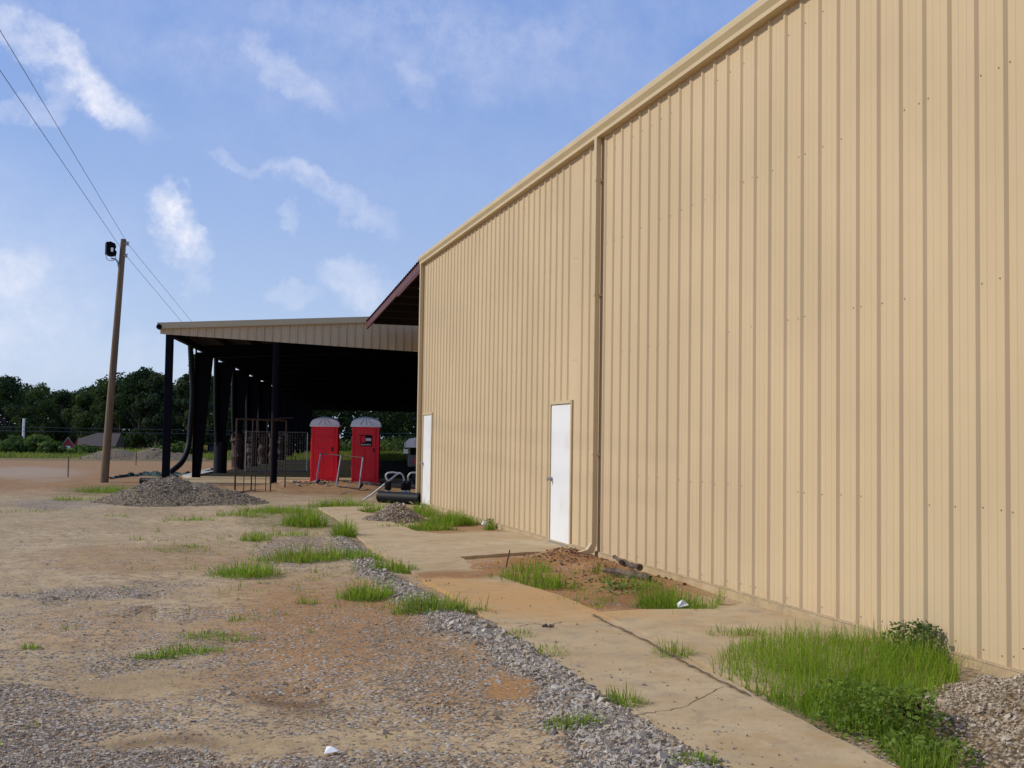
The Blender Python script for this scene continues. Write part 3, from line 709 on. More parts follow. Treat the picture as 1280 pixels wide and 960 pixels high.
# ------------------------------------------------------------------ loose steel frames
def rod(b, a, c, r=.02, m=0): b.tube([a, c], r, 6, m)
fa = G(293.5, 616); fb = G(338, 614.5); fc = G(356, 612)
cage = empty('steel_cage_frame', (fa[0], fa[1], gz1(fa[0], fa[1])), 0, 'tall rusty open cage of thin steel bars standing beside the round post', 'frame')
def rel(p, o, z): return (p[0]-o[0], p[1]-o[1], z)
c4 = fa+(fc-fb)*1.0
H1, H2 = 2.06, 2.08
b = MB(); A = rel(fa, fa, 0); B_ = rel(fb, fa, 0); C_ = rel(fc, fa, 0); D_ = rel(c4, fa, 0)
up = lambda p, h: (p[0], p[1], p[2]+h)
for p, q in ((A, B_), (B_, C_), (C_, D_), (D_, A)): rod(b, p, q, .022); 
b.build('bottom_rail', M['rust'], cage)
b = MB()
for p, q in ((A, B_), (B_, C_), (C_, D_), (D_, A)): rod(b, up(p, H1), up(q, H1), .022)
ex = [B_[i]+(C_[i]-B_[i])*1.5 for i in range(3)]; rod(b, up(B_, H1+.02), up(ex, H1+.10), .018)
b.build('top_rail', M['rust'], cage)
for p in (A, B_, C_, D_):
    b = MB(); rod(b, p, up(p, H1), .028 if p is A else .022); b.build('upright', M['rust'], cage)
for f_ in (.24, .56, .86):
    p = tuple(A[i]+(B_[i]-A[i])*f_ for i in range(3)); b = MB(); rod(b, p, up(p, H1), .014); b.build('bar', M['rust'], cage)
# galvanised gate panel leaning on the columns
ga = G(306.5, 591.5); gb = G(383.5, 591.5)
gate = empty('wire_gate_panel', (ga[0], ga[1], .05), 0, 'wide galvanised gate frame with wire mesh standing inside the shed', 'gate')
Bx = rel(gb, ga, 0); gh = 1.72
b = MB()
for p, q in (((0,0,.03), up(Bx, .03)), ((0,0,gh), up(Bx, gh)), ((0,0,.03), (0,0,gh)), (up(Bx, .03), up(Bx, gh))): rod(b, p, q, .026)
b.build('frame', M['galv'], gate)
b = MB(); 
for k in range(1, 24): f_ = k/24; p = (Bx[0]*f_, Bx[1]*f_, 0); rod(b, up(p, .04), up(p, gh), .0022)
for k in range(1, 14): z = gh*k/14; rod(b, (0, 0, z), up(Bx, z), .0022)
b.build('wire_mesh', M['galv'], gate)
# leaning three-legged frame
la = G(394.6, 609.5); lb = G(448.5, 615); 
lf = empty('leaning_steel_frame', (la[0], la[1], 0), 0, 'low leaning grey steel frame with three slanted bars in front of the toilets', 'frame')
lt = PD(400.7, 567, la@CF+.15); lt2 = PD(453.6, 572, lb@CF+.15)
b = MB(); z0 = .12
A = (0, 0, z0); B_ = rel(lb, la, z0-.02); T1 = rel(lt, la, lt[2]); T2 = rel(lt2, la, lt2[2])
mid = lambda p, q, f_: tuple(p[i]+(q[i]-p[i])*f_ for i in range(3))
b = MB(); rod(b, A, B_, .022); b.build('bottom_rail', M['rust'], lf)
b = MB(); rod(b, T1, T2, .018); b.build('top_rail', M['rust'], lf)
for f_, g in ((0, 0), (.5, .5), (1, 1)):
    b = MB(); rod(b, mid(A, B_, f_ if f_ != .5 else .49), mid(T1, T2, g), .024); b.build('upright', M['galv'], lf)
for P_ in (A, B_):
    b = MB(); b.beam(P_, (P_[0]+.18, P_[1]+.5, P_[2]+.10), .05, .05); b.build('foot', M['black'], lf)

# ------------------------------------------------------------------ black drain pipe with hooped risers
pa = G(474.5, 628.5); pb = G(526, 631.5)
dp = empty('black_pipe_with_risers', (pa[0], pa[1], 0), 0, 'thick black drain pipe on the ground with hooped risers beside the building corner', 'pipe')
Bx = rel(pb, pa, 0)
b = MB(); pts = [(Bx[0]*k/40, Bx[1]*k/40, .15) for k in range(41)]; b.tube(pts, [.135+(.008 if k % 2 else 0) for k in range(41)], 18); b.build('pipe', M['blackpl'], dp, smooth=True)
_pd = pa@CF
def lp(x, y, dd=0.): q = PD(x, y, _pd+dd); return (q[0]-pa[0], q[1]-pa[1], q[2])
for (x, hoop) in ((485, [(485, 601), (482, 595.5), (484.5, 591.5), (491, 590.5), (497, 591.5)]),
                  (505, [(505, 601), (504, 595), (500.5, 591.5), (496, 593), (480, 606), (466, 617), (453, 626)]),
                  (510, [(510.5, 601), (510, 596), (513, 591.5), (518, 590.8), (526, 591)])):
    b = MB(); b.tube([lp(x, 621), lp(x, 612)], [.085, .06], 12); rz = b.build('riser', M['galv'], dp, smooth=True)
    b = MB(); b.tube([lp(x, 613.5), lp(x, 611), lp(x, 603), lp(x, 601.5)], [.05, .085, .085, .05], 12); b.build('coupling', M['blackpl'], rz, smooth=True)
    hose('conduit', [lp(*h) for h in hoop], .022, M['galv'], dp, rib=False)

# ------------------------------------------------------------------ engine trailer half hidden by the corner
tp = G(521, 608.5); tr = empty('engine_trailer', (tp[0], tp[1], .03), -SA, 'small grey engine trailer with pale rounded cover half hidden by the building corner', 'trailer')
b = MB(); b.box(-.30, 1.7, -.05, .95, .62, 1.02, bev=.03); b.build('body', simple('grey_paint', (.12, .12, .13), .5, .2, 5), tr)
b = MB(); b.box(-.22, 1.7, .0, .9, 1.02, 1.24, bev=.02); b.build('engine_bay', M['black'], tr)
b = MB()
pr_ = [(-.42, 1.26), (-.42, 1.42), (-.26, 1.55), (.2, 1.62), (1.4, 1.62), (1.75, 1.5), (1.75, 1.26)]
b.extrude(pr_, lambda p, k: (p[0], -.12 if k == 0 else 1.0, p[1])); b.build('cover', M['proof'], tr)
for x in (-.41, -.1, .3): b = MB(); b.box(x, x+.012, -.135, -.12, 1.27, 1.50); b.build('cover_rib', M['galv'], tr)
b = MB(); b.box(-.10, .02, -.07, -.05, .72, .93); b.build('reflector', M['pred'], tr)
b = MB(); b.box(-.46, -.30, .1, .16, 1.05, 1.2, bev=.01); b.build('lamp', M['proof'], tr)
for sx in (.05, 1.2):
    b = MB(); b.tube([(sx, -.12, .24), (sx, -.09, .24), (sx, .04, .24), (sx, .07, .24)], [.17, .235, .235, .17], 20); w0 = b.build('wheel', M['rubber'], tr, smooth=True)
    b = MB(); b.tube([(sx, -.135, .24), (sx, -.11, .24)], .10, 14); b.build('rim', M['steel'], w0)
b = MB(); b.box(-.1, 1.6, .1, .85, .42, .62); b.box(.0, .08, .1, .8, .24, .42); b.build('chassis', M['black'], tr)

# ------------------------------------------------------------------ light pole, floodlight and wires
pb_ = G(130, 603); ptop = PD(154.5, 299, pb_@CF+.2)
pole = empty('wooden_utility_pole', (pb_[0], pb_[1], 0), 0, 'leaning wooden utility pole with grass at its foot', 'utility pole')
tp_ = Vector((ptop[0]-pb_[0], ptop[1]-pb_[1], ptop[2]))
b = MB(); b.tube([tp_*k/10*1.0+Vector((0, 0, -.2 if k == 0 else 0)) for k in range(11)], [.135-.045*k/10 for k in range(11)], 18); b.build('post', M['wood'], pole, smooth=True)
_pd = pb_@CF+.15
def pp(x, y, dd=0): q = PD(x, y, _pd+dd); return (q[0]-pb_[0], q[1]-pb_[1], q[2])
ins = []
for (x, y) in ((159.5, 304.5), (157.5, 319.5)):
    b = MB(); c0 = Vector(pp(x, y)); b.tube([c0+Vector((0, 0, -.06)), c0+Vector((0, 0, -.03)), c0, c0+Vector((0, 0, .03)), c0+Vector((0, 0, .06))], [.05, .055, .035, .055, .05], 12)
    b.beam(c0, c0-Vector((.12, 0, 0)), .03, .03); b.build('insulator', M['galv'], pole, smooth=True); ins.append(c0+Vector((pb_[0], pb_[1], 0)))
hose('conduit', [pp(148.2, 334), pp(147.5, 329), pp(146, 325.5), pp(142.5, 323.5), pp(139, 323)], .028, M['galv'], pole, rib=False)
# floodlight, hung on the pole's arm
f0 = Vector(pp(139, 311)); fl = empty('floodlight', (f0.x+pb_[0], f0.y+pb_[1], f0.z), R_(12), 'black floodlight with visor on the arm of the wooden pole', 'floodlight')
fl.scale = (.82, .82, .82)
b = MB(); b.extrude([(-.17, .24), (-.06, .27), (.12, .20), (.17, .06), (.12, -.05), (.19, -.12), (.17, -.27), (.02, -.30), (-.12, -.27), (-.15, -.05)], lambda p, k: (p[0], -.19 if k == 0 else .19, p[1])); b.build('housing', M['black'], fl)
b = MB(); b.box(-.205, -.165, -.2, .2, -.24, .25, bev=.01); b.build('lens_frame', M['black'], fl)
b = MB(); b.box(-.04, .05, -.2, -.195, -.14, .02); b.build('label_plate', M['proof'], fl)
b = MB(); ring = [(.19*math.cos(a), .0+.0*a, -.30+.16*math.sin(a)-.02) for a in [math.pi+math.pi*k/12 for k in range(13)]]
b.tube(ring, .014, 8); b.tube([(-.19, 0, -.32), (-.14, 0, -.1)], .014, 8); b.tube([(.19, 0, -.32), (.14, 0, -.1)], .014, 8); b.build('yoke', M['galv'], fl)
def wirething(p0, pm, p1, sag, label):
    b = MB(); pm = Vector(pm); p1 = Vector(p1); p1 = pm+(p1-pm)*((pm.z-5.2)/(pm.z-p1.z))   # on to the shed roof
    def seg(a, c, sg, n=14):
        a = Vector(a); c = Vector(c); return [a.lerp(c, k/n)-Vector((0, 0, sg*4*(k/n)*(1-k/n))) for k in range(n+1)]
    b.tube(seg(p0, pm, sag)+seg(pm, p1, sag*.6)[1:], .0065, 6)
    o = b.build('overhead_wire', M['wire']); tag(o, label, 'wire', 'overhead wires')
def beyond(x, y, z, pm, k=1.6): a = Vector(G(x, y, z)); pm = Vector(pm); return pm+(a-pm)*k
wirething(beyond(0, 38, 7.9, ins[0], 1.2), ins[0], PD(241, 403.5, 50), .0, 'upper of the two wires passing the pole top towards the shed roof')
wirething(beyond(0, 88, 7.4, ins[1], 1.2), ins[1], PD(229, 404.5, 47), .0, 'lower of the two wires passing the pole top towards the shed roof')

# ------------------------------------------------------------------ stones
CUBE = np.array([(-1,-1,-1),(1,-1,-1),(1,1,-1),(-1,1,-1),(-1,-1,1),(1,-1,1),(1,1,1),(-1,1,1)], float)*.6
CF4 = np.array([(0,3,2,1),(4,5,6,7),(0,1,5,4),(1,2,6,5),(2,3,7,6),(3,0,4,7)])
def stones(name, P, size, tint, mat=None, parent=None, sink=.3):
    n = len(P); v = CUBE[None]+RNG.uniform(-.38, .38, (n, 8, 3))
    v *= RNG.uniform(.45, 1.2, (n, 1, 3)); v *= np.asarray(size)[:, None, None]
    a, b_, c = [RNG.uniform(0, 2*np.pi, n) for _ in range(3)]
    def rot(v, a, i, j):
        ca, sa_ = np.cos(a)[:, None], np.sin(a)[:, None]; x = v[:, :, i]*ca-v[:, :, j]*sa_; y = v[:, :, i]*sa_+v[:, :, j]*ca
        v = v.copy(); v[:, :, i] = x; v[:, :, j] = y; return v
    v = rot(v, a, 0, 1); v = rot(v, b_, 0, 2); v = rot(v, c, 1, 2)
    v[:, :, 2] *= .8
    v += P[:, None, :]; v[:, :, 2] += (np.asarray(size)*(.5-sink))[:, None]
    F_ = CF4[None]+np.arange(n)[:, None, None]*8
    col_ = np.repeat(np.c_[tint, np.ones(n)], 8, 0)
    return np_mesh(name, v.reshape(-1, 3), F_.reshape(-1, 4), mat or M['stone'], {'tint': col_}, parent)
def tints(n, warm=.22):
    g = RNG.uniform(.28, .62, n); k = np.stack([g*1.09, g*.99, g*.82], -1)
    w = RNG.random(n) < warm; k[w] = np.stack([g*.95, g*.74, g*.50], -1)[w]
    d = RNG.random(n) < .18; k[d] *= .55
    return k
def scatter(n, x0, x1, y0, y1, power=1.0, thr=None):
    X = RNG.uniform(x0, x1, n); Y = RNG.uniform(y0, y1, n)
    z = zones(X, Y); g = z[0]; px, py = z[6], z[7]
    keep = (RNG.random(n) < np.clip(g, 0, 1)**power) & (~inpoly(px, py, PATH)) & (~inpoly(px, py, SLAB)) & (px > -40) & (px < 1320) & (py < 985) & (X < 4.9)
    return X[keep], Y[keep]
X1, Y1 = scatter(380000, -3.5, 4.5, 3.6, 10.5, 3.9); X2, Y2 = scatter(60000, -4.5, 4.0, 10.5, 20, 3.0)
X3, Y3 = scatter(30000, -3.5, 4.5, 3.6, 12, .6)     # small chips everywhere
X4, Y4 = scatter(420, -4, 4.5, 4, 16, 1.4)
X = np.r_[X1, X2, X3, X4]; Y = np.r_[Y1, Y2, Y3, Y4]
sz = np.r_[RNG.gamma(4, .0029, len(X1)), RNG.gamma(4, .0042, len(X2)), RNG.gamma(4, .0017, len(X3)), RNG.uniform(.02, .038, len(X4))]
bpx, bpy_ = topx(X, Y); inb = np.clip(polyband(bpx, bpy_, BAND), 0, 1); sz = sz*(.62+.5*inb)
tn = tints(len(X)); dust = (RNG.uniform(.25, .9, len(X))*(1-.7*inb))[:, None]; tn = tn*(1-dust)+np.array([.46, .33, .19])*dust
print('stones', len(X))
gs = stones('loose_gravel', np.stack([X, Y, gz(X, Y)], -1), np.clip(sz, .003, .06), tn, sink=.36)
tag(gs, 'grey crushed gravel scattered over the dirt and banked along the path', 'gravel', kind='stuff')

# stray chips kicked onto the paving
ed = [(445, 680), (470, 692), (500, 708), (520, 724), (560, 747), (600, 774), (640, 799), (690, 830), (735, 864), (790, 897), (850, 932), (900, 964)]
sx = []; 
for _ in range(700):
    i_ = random.randrange(len(ed)-1); f_ = random.random(); x_ = ed[i_][0]+(ed[i_+1][0]-ed[i_][0])*f_; y_ = ed[i_][1]+(ed[i_+1][1]-ed[i_][1])*f_
    x_ += abs(random.gauss(0, 1))**1.6*.10*(y_-545)-2; q_ = G(x_, y_, .037)
    if inpoly(np.array([x_]), np.array([y_]), PATH)[0]: sx.append(q_)
for _ in range(220):
    x_, y_ = random.uniform(430, 1050), random.uniform(640, 950)
    if inpoly(np.array([x_]), np.array([y_]), PATH)[0]: sx.append(G(x_, y_, .037))
sx = np.array(sx); st_ = stones('path_chips', sx, RNG.gamma(3, .0019, len(sx)), tints(len(sx), .5)*.9, sink=.15); tag(st_, 'stray gravel chips and crumbs lying on the concrete path', 'gravel', kind='stuff')

# ------------------------------------------------------------------ piles
def pile(name, label, cx, cy, peaks, ext, mat, nst, ssz, warm=.45, lim=None, tint_k=1.0):
    """peaks: (dx, dy, height, radius)"""
    r = empty(name, (cx, cy, 0), 0, label, 'gravel pile')
    n = 110; u = np.linspace(-ext, ext, n); U, V = np.meshgrid(u, u)
    def hz(U, V):
        z = np.full(np.shape(U), -1.0)
        for dx, dy, h, rd in peaks:
            d = np.hypot((U-dx)/rd[0], (V-dy)/rd[1]); z = np.maximum(z, h*(1.06-np.sqrt(d*d+.03))*(1+.0*U)-.0)
        z = z+.06*fbm(U*2.2+cx, V*2.2+cy, 77)*np.clip(z+.2, 0, 1)*2.0+.03*fbm(U*9, V*9+cx, 78)
        if lim is not None: z = np.where(U+cx > lim, -.3, z)
        return z
    Z = hz(U, V); Z = np.maximum(Z, -.08)
    idx = np.arange(n*n).reshape(n, n); F_ = np.stack([idx[:-1, :-1], idx[:-1, 1:], idx[1:, 1:], idx[1:, :-1]], -1).reshape(-1, 4)
    zf = Z.ravel(); F_ = F_[(zf[F_] > -.075).any(1)]
    np_mesh('mound', np.stack([U.ravel(), V.ravel(), zf], -1), F_, mat, None, r, smooth=True)
    X = RNG.uniform(-ext, ext, nst*4); Y = RNG.uniform(-ext, ext, nst*4); z = hz(X, Y)
    k = (z > -.03) & (RNG.random(len(X)) < np.clip(.35+.6*fbm(X*3, Y*3, 5), .1, 1)); X, Y, z = X[k][:nst], Y[k][:nst], z[k][:nst]
    o = stones('stones', np.stack([X, Y, z], -1), RNG.gamma(5, ssz/5, len(X)), tints(len(X), warm)*tint_k*.6+np.array([.40, .29, .17])*.5*tint_k, None, r, sink=.4); o['kind'] = 'stuff'
    return r
c = G(222, 628); pile('gravel_pile', 'large low pile of brown gravelly soil in front of the shed posts', c[0], c[1],
     [(-.45, .15, .62, (1.2, 1.5)), (-.1, .2, .64, (1.15, 1.4)), (.5, .1, .50, (1.1, 1.3)), (1.05, .0, .33, (1.0, 1.1)), (-.85, 0, .42, (1.0, 1.1))], 2.7, M['pile'], 9000, .020, .6, tint_k=.72)
c = G(497, 651); pile('gravel_pile', 'small gravel cone beside the far white door and the path', c[0], c[1],
     [(0, .1, .40, (.56, .6)), (-.15, -.1, .25, (.55, .6))], 1.1, M['pile'], 3000, .020, .5, tint_k=.9)
pile('gravel_pile', 'heap of mixed brown and grey gravel against the wall at bottom right', 4.95, 5.15,
     [(.30, .15, .36, (1.25, 1.25)), (.15, -.6, .42, (1.3, 1.5)), (.45, .45, .22, (.7, .75))], 2.2, M['pile'], 24000, .0105, .5, lim=WX-.04, tint_k=1.05)
c = G(178, 573); pile('gravel_pile', 'distant grey gravel heap at the edge of the field near the trees', c[0], c[1]-3, [(-1.5, 0, .75, (2.2, 2)), (.8, 0, .8, (2.3, 2)), (2.2, 0, .5, (2, 2))], 5.0, M['pile'], 800, .05, .5, tint_k=.6)
# red soil clods by the downspout
N = 900; a = RNG.uniform(0, 1, N); q = [G(x, y) for x, y in zip(RNG.normal(710, 30, N), RNG.normal(700, 6, N))]; q = np.array(q)
q = np.r_[q, np.array([G(x, y) for x, y in zip(RNG.normal(770, 40, 500), RNG.normal(725, 8, 500))])]
q = q[(q[:, 0] < WX-.06)]; q[:, 2] = gz(q[:, 0], q[:, 1]); n = len(q)
cl = stones('soil_clods', q, RNG.gamma(3, .0036, n), np.stack([RNG.uniform(.16, .34, n)]*3, -1)*np.array([1, .48, .2]), sink=.3); tag(cl, 'crumbly red soil clods heaped by the near downspout', 'soil', kind='stuff')
# broken concrete and rubble at the shed's edge
N = 240; q = np.array([G(x, y) for x, y in zip(RNG.uniform(350, 480, N), RNG.normal(608, 2.2, N))]); q[:, 2] = gz(q[:, 0], q[:, 1])
cl = stones('rubble', q, RNG.gamma(3, .012, N), tints(N, .8)*.9, sink=.3); tag(cl, 'tan rubble along the edge of the earth bank below the toilets', 'rubble', kind='stuff')

# ------------------------------------------------------------------ grass
def blades(P, h, w, spread=.5, col=((.12, .20, .025), (.28, .40, .06)), dry=.08, ctr=None):
    n = len(P); az = RNG.uniform(0, 2*np.pi, n)
    if ctr is not None: az = np.arctan2(P[:, 1]-ctr[1], P[:, 0]-ctr[0])+RNG.normal(0, .7, n)
    lean = np.abs(RNG.normal(0, spread, n)); fa_ = az+np.pi/2+RNG.normal(0, .5, n)
    V = np.zeros((n, 7, 3)); lv = [0, .4, .75, 1.0]; wd = [1, .85, .5, 0]
    for i, (l, q) in enumerate(zip(lv, wd)):
        ang = lean*(.55+.75*l*l)*1.1; x = h*l*np.sin(ang); z = np.maximum(h*l*np.cos(ang), .004)
        cx = P[:, 0]+np.cos(az)*x; cy = P[:, 1]+np.sin(az)*x; cz = P[:, 2]+z-.01
        if i < 3:
            for s_ in (0, 1):
                k = (s_*2-1)*w*q*.5; V[:, i*2+s_] = np.stack([cx+np.cos(fa_)*k, cy+np.sin(fa_)*k, cz], -1)
        else: V[:, 6] = np.stack([cx, cy, cz], -1)
    T = np.array([(0,1,3),(0,3,2),(2,3,5),(2,5,4),(4,5,6)]); F_ = (T[None]+np.arange(n)[:, None, None]*7).reshape(-1, 3)
    u = RNG.random((n, 1)); c = np.array(col[0])*(1-u)+np.array(col[1])*u; d = RNG.random(n) < dry; c[d] = (.34, .27, .12)
    C7 = np.repeat(np.c_[c, np.ones(n)][:, None], 7, 1); C7[:, 0:2, :3] *= 1.0
    return V.reshape(-1, 3), F_, C7.reshape(-1, 4)
def tuft_pts(x, y, rx, ry, n):
    """blade roots inside a ground ellipse given by a point and radii in metres"""
    c = G(x, y); r = np.sqrt(RNG.random(n))*RNG.uniform(.6, 1, n); a = RNG.uniform(0, 2*np.pi, n)
    X = c[0]+np.cos(a)*r*rx; Y = c[1]+np.sin(a)*r*ry; X = np.minimum(X, WX-.05)
    return np.stack([X, Y, np.maximum(gz(X, Y), 0)], -1)
def joinb(L_):
    V = []; F_ = []; C_ = []; o = 0
    for v, f, c in L_: V.append(v); F_.append(f+o); C_.append(c); o += len(v)
    return np.concatenate(V), np.concatenate(F_), np.concatenate(C_)
def grass_obj(name, parts, label, cat, kind=None, group=None):
    v, f, c = joinb(parts); o = np_mesh(name, v, f, M['grass'], {'tint': c}); tag(o, label, cat, group, kind); return o
def tf(x, y, rx, ry, n, h, w=.006, sp=.55, **k):
    P = tuft_pts(x, y, rx, ry, n); c = G(x, y); e = np.minimum(np.hypot((P[:, 0]-c[0])/rx, (P[:, 1]-c[1])/ry), 1.2); hh = RNG.uniform(.3, 1.15, n)*h*(1.1-.55*e*e)*(.85+.5*fbm(P[:, 0]*4, P[:, 1]*4, 71))
    return blades(P, hh, w*RNG.uniform(.6, 1.2, n), sp*1.15, ctr=c, **k)
TU = [(782, 886, .14, .13, 330, .24, .0065, .75, 'bushy grass tuft spilling from the gravel onto the near path'),
      (547, 768, .42, .22, 650, .26, .009, .55, 'wide grass tuft between the gravel bank and the path'),
      (430, 671, .20, .3, 420, .42, .012, .4, 'upright grass tuft at the path edge before the small gravel cone'),
      (842, 824, .16, .16, 280, .20, .007, .7, 'grass tuft growing at the seam between path and slab'),
      (458, 748, .30, .3, 480, .30, .010, .55, 'grass clump in the gravel left of the path bend'),
      (380, 657, .40, .5, 650, .48, .013, .45, 'tall bright grass clump beside the far end of the path'),
      (308, 718, .42, .35, 520, .28, .010, .6, 'ragged grass clump alone on the gravel left of the path'),
      (378, 700, .50, .4, 800, .26, .010, .55, 'spreading grass clump on the grey gravel near the path')]
for x, y, rx, ry, n, h, w, sp, lab in TU:
    grass_obj('grass_tuft', [tf(x, y, rx*1.15, ry*1.15, n, h*.85, w, sp, dry=random.uniform(.04, .18)), tf(x, y, rx*1.25, ry*1.25, n//4, h*.5, w, sp*1.3, dry=.3)], lab, 'grass tuft', group='grass tufts in the yard')
parts = []
for (x, y, rx, ry, n, h) in [(415, 697, .4, .3, 350, .22), (495, 715, .35, .3, 380, .22), (455, 700, .3, .4, 300, .2), (320, 675, .3, .3, 220, .2), (345, 640, .9, .8, 800, .22), (300, 645, .6, .5, 300, .2), (425, 634, .9, .5, 900, .3),
        (470, 640, .5, .3, 400, .3), (655, 800, .16, .25, 260, .12), (690, 820, .15, .3, 300, .12), (605, 768, .06, .06, 40, .34), (715, 915, .22, .15, 260, .10), (870, 960, .2, .12, 300, .08),
        (240, 815, .3, .14, 260, .10), (265, 795, .3, .2, 200, .10), (190, 822, .22, .08, 160, .09), (300, 800, .2, .1, 90, .10), (38, 813, .1, .05, 60, .09), (85, 790, .1, .06, 30, .08), (385, 755, .15, .1, 90, .12), (300, 775, .15, .1, 60, .1),
        (655, 727, .45, .5, 330, .26), (685, 735, .3, .3, 240, .22), (665, 715, .3, .3, 160, .25), (560, 655, .5, .6, 900, .34), (525, 645, .4, .7, 650, .4), (540, 662, .5, .35, 500, .26), (585, 655, .3, .4, 300, .22), (612, 662, .12, .12, 120, .22), (500, 660, .5, .2, 350, .16),
        (610, 650, .2, .3, 80, .2), (645, 669, .15, .1, 60, .12), (835, 758, .4, .35, 700, .26), (870, 765, .25, .2, 280, .22), (800, 740, .3, .3, 120, .2), (895, 755, .1, .1, 40, .25), (910, 800, .25, .18, 260, .16), (940, 800, .2, .15, 160, .15), (735, 760, .25, .1, 40, .14),
        (125, 615, .9, .6, 700, .24), (95, 625, .8, .5, 260, .18), (160, 612, .7, .5, 260, .18), (30, 640, 1.2, .5, 120, .12), (150, 646, .5, .3, 80, .14), (235, 650, .6, .3, 180, .16), (240, 685, .3, .2, 60, .12), (200, 690, .4, .2, 60, .1),
        (740, 752, .3, .3, 50, .12), (770, 730, .3, .3, 90, .16), (750, 720, .2, .2, 50, .14), (715, 735, .4, .3, 60, .12), (290, 720, .5, .4, 90, .12), (350, 670, .8, .5, 260, .14), (480, 760, .4, .3, 90, .12), (690, 775, .1, .1, 12, .1)]:
    parts.append(tf(x, y, rx, ry, n, h, .008 if y > 750 else .011, .6))
for _ in range(260):
    x_ = random.gauss(380, 110); y_ = random.gauss(690, 38)
    if 150 < x_ < 640 and 625 < y_ < 860 and not inpoly(np.array([x_]), np.array([y_]), PATH)[0]:
        parts.append(tf(x_, y_, random.uniform(.05, .3), random.uniform(.05, .2), random.randint(4, 22), random.uniform(.06, .16), .009, .9, dry=.3))
for _ in range(120):
    x_ = random.uniform(0, 900); y_ = random.uniform(660, 940)
    if not inpoly(np.array([x_]), np.array([y_]), PATH)[0]: parts.append(tf(x_, y_, .06, .05, random.randint(3, 9), random.uniform(.03, .08), .005, 1.0, dry=.5))
for _ in range(60):
    x_ = random.uniform(640, 900); y_ = 705+(x_-640)*.2+random.gauss(12, 12)
    if not inpoly(np.array([x_]), np.array([y_]), PATH)[0]: parts.append(tf(x_, y_, .15, .12, random.randint(6, 24), random.uniform(.06, .2), .006, .9, dry=.25))
grass_obj('low_grass', parts, 'scattered low grass and weeds in the dirt and beside the path', 'grass', 'stuff')
# big lush patch by the wall
PP = [(885, 842), (930, 812), (985, 805), (1040, 806), (1110, 812), (1165, 822), (1200, 850), (1175, 880), (1130, 905), (1110, 930), (1060, 920), (1000, 893), (940, 868)]
def fill(P, n):
    out = []; x0, x1 = min(p[0] for p in P), max(p[0] for p in P); y0, y1 = min(p[1] for p in P), max(p[1] for p in P)
    A_ = np.array([G(p[0], p[1])[:2] for p in P]); lo = A_.min(0); hi = A_.max(0)
    X = RNG.uniform(lo[0], hi[0], n*3); Y = RNG.uniform(lo[1], hi[1], n*3); px, py = topx(X, Y)
    k = inpoly(px, py, P) & (X < WX-.05); X, Y = X[k][:n], Y[k][:n]; return np.stack([X, Y, gz(X, Y)], -1)
P1 = fill(PP, 13000); cl_ = .6+.5*fbm(P1[:, 0]*2.5, P1[:, 1]*2.5, 66); P1 = P1[RNG.random(len(P1)) < np.clip(cl_*1.5, .25, 1)]
hh = RNG.uniform(.05, .25, len(P1))*(1+.5*fbm(P1[:, 0]*1.7, P1[:, 1]*1.7, 61))
parts = [blades(P1, hh, .0052*RNG.uniform(.6, 1.3, len(P1)), .52, ((.13, .22, .02), (.30, .42, .055)))]
Q = fill([(1095, 925), (1120, 905), (1150, 915), (1190, 950), (1200, 975), (1130, 965)], 1300); parts.append(blades(Q, RNG.uniform(.05, .15, len(Q)), .006*np.ones(len(Q)), .7))
grass_obj('tall_grass', parts, 'lush patch of tall green grass against the foot of the wall', 'grass', 'stuff')
# broad-leaved weeds
def leafy(c, r, h, n, size, col, name, label, cat='weed', up_=.5, group=None, mat=None):
    a = RNG.uniform(0, 2*np.pi, n); q = np.sqrt(RNG.random(n)); zz = RNG.random(n)
    P = np.stack([c[0]+np.cos(a)*q*r*(1-.4*zz), c[1]+np.sin(a)*q*r*(1-.4*zz), c[2]+h*zz], -1); P[:, 0] = np.minimum(P[:, 0], WX-.06)
    d1 = RNG.normal(0, 1, (n, 3)); d1[:, 2] *= .5; d1 /= np.linalg.norm(d1, axis=1)[:, None]
    d2 = np.cross(d1, RNG.normal(0, 1, (n, 3))+np.array([0, 0, 1.5])); d2 /= np.linalg.norm(d2, axis=1)[:, None]
    s_ = (size*RNG.uniform(.5, 1.3, n))[:, None]
    V = np.stack([P, P+d1*s_*.5+d2*s_*.32, P+d1*s_, P+d1*s_*.5-d2*s_*.32], 1)
    F_ = np.arange(n*4).reshape(n, 4); u = RNG.random((n, 1)); cc = np.array(col[0])*(1-u)+np.array(col[1])*u
    o = np_mesh(name, V.reshape(-1, 3), F_, M['leaf'], {'tint': np.repeat(np.c_[cc, np.ones(n)], 4, 0)}); tag(o, label, cat, group); return o
gr2 = ((.09, .15, .025), (.21, .29, .06))
leafy(G(1105, 915), .42, .24, 1500, .036, gr2, 'leafy_weed', 'broad-leaved green weed at the path edge of the tall grass', group='leafy weeds')['kind'] = 'stuff'
leafy(G(1060, 895), .25, .20, 700, .034, gr2, 'leafy_weed', 'low broad-leaved weed in front of the tall grass, left of its neighbour', group='leafy weeds')['kind'] = 'stuff'
leafy(G(1145, 822), .30, .26, 900, .036, ((.06, .10, .03), (.13, .19, .06)), 'leafy_weed', 'darker drooping weed against the wall above the tall grass', group='leafy weeds')['kind'] = 'stuff'
leafy(G(1133, 903), .12, .13, 200, .045, ((.035, .014, .016), (.07, .03, .03)), 'leafy_weed', 'dark maroon withered weed beside the near gravel heap', group='leafy weeds')['kind'] = 'stuff'
leafy(G(1165, 950), .3, .10, 420, .035, gr2, 'leafy_weed', 'low green weed at the foot of the near gravel heap', group='leafy weeds')['kind'] = 'stuff'
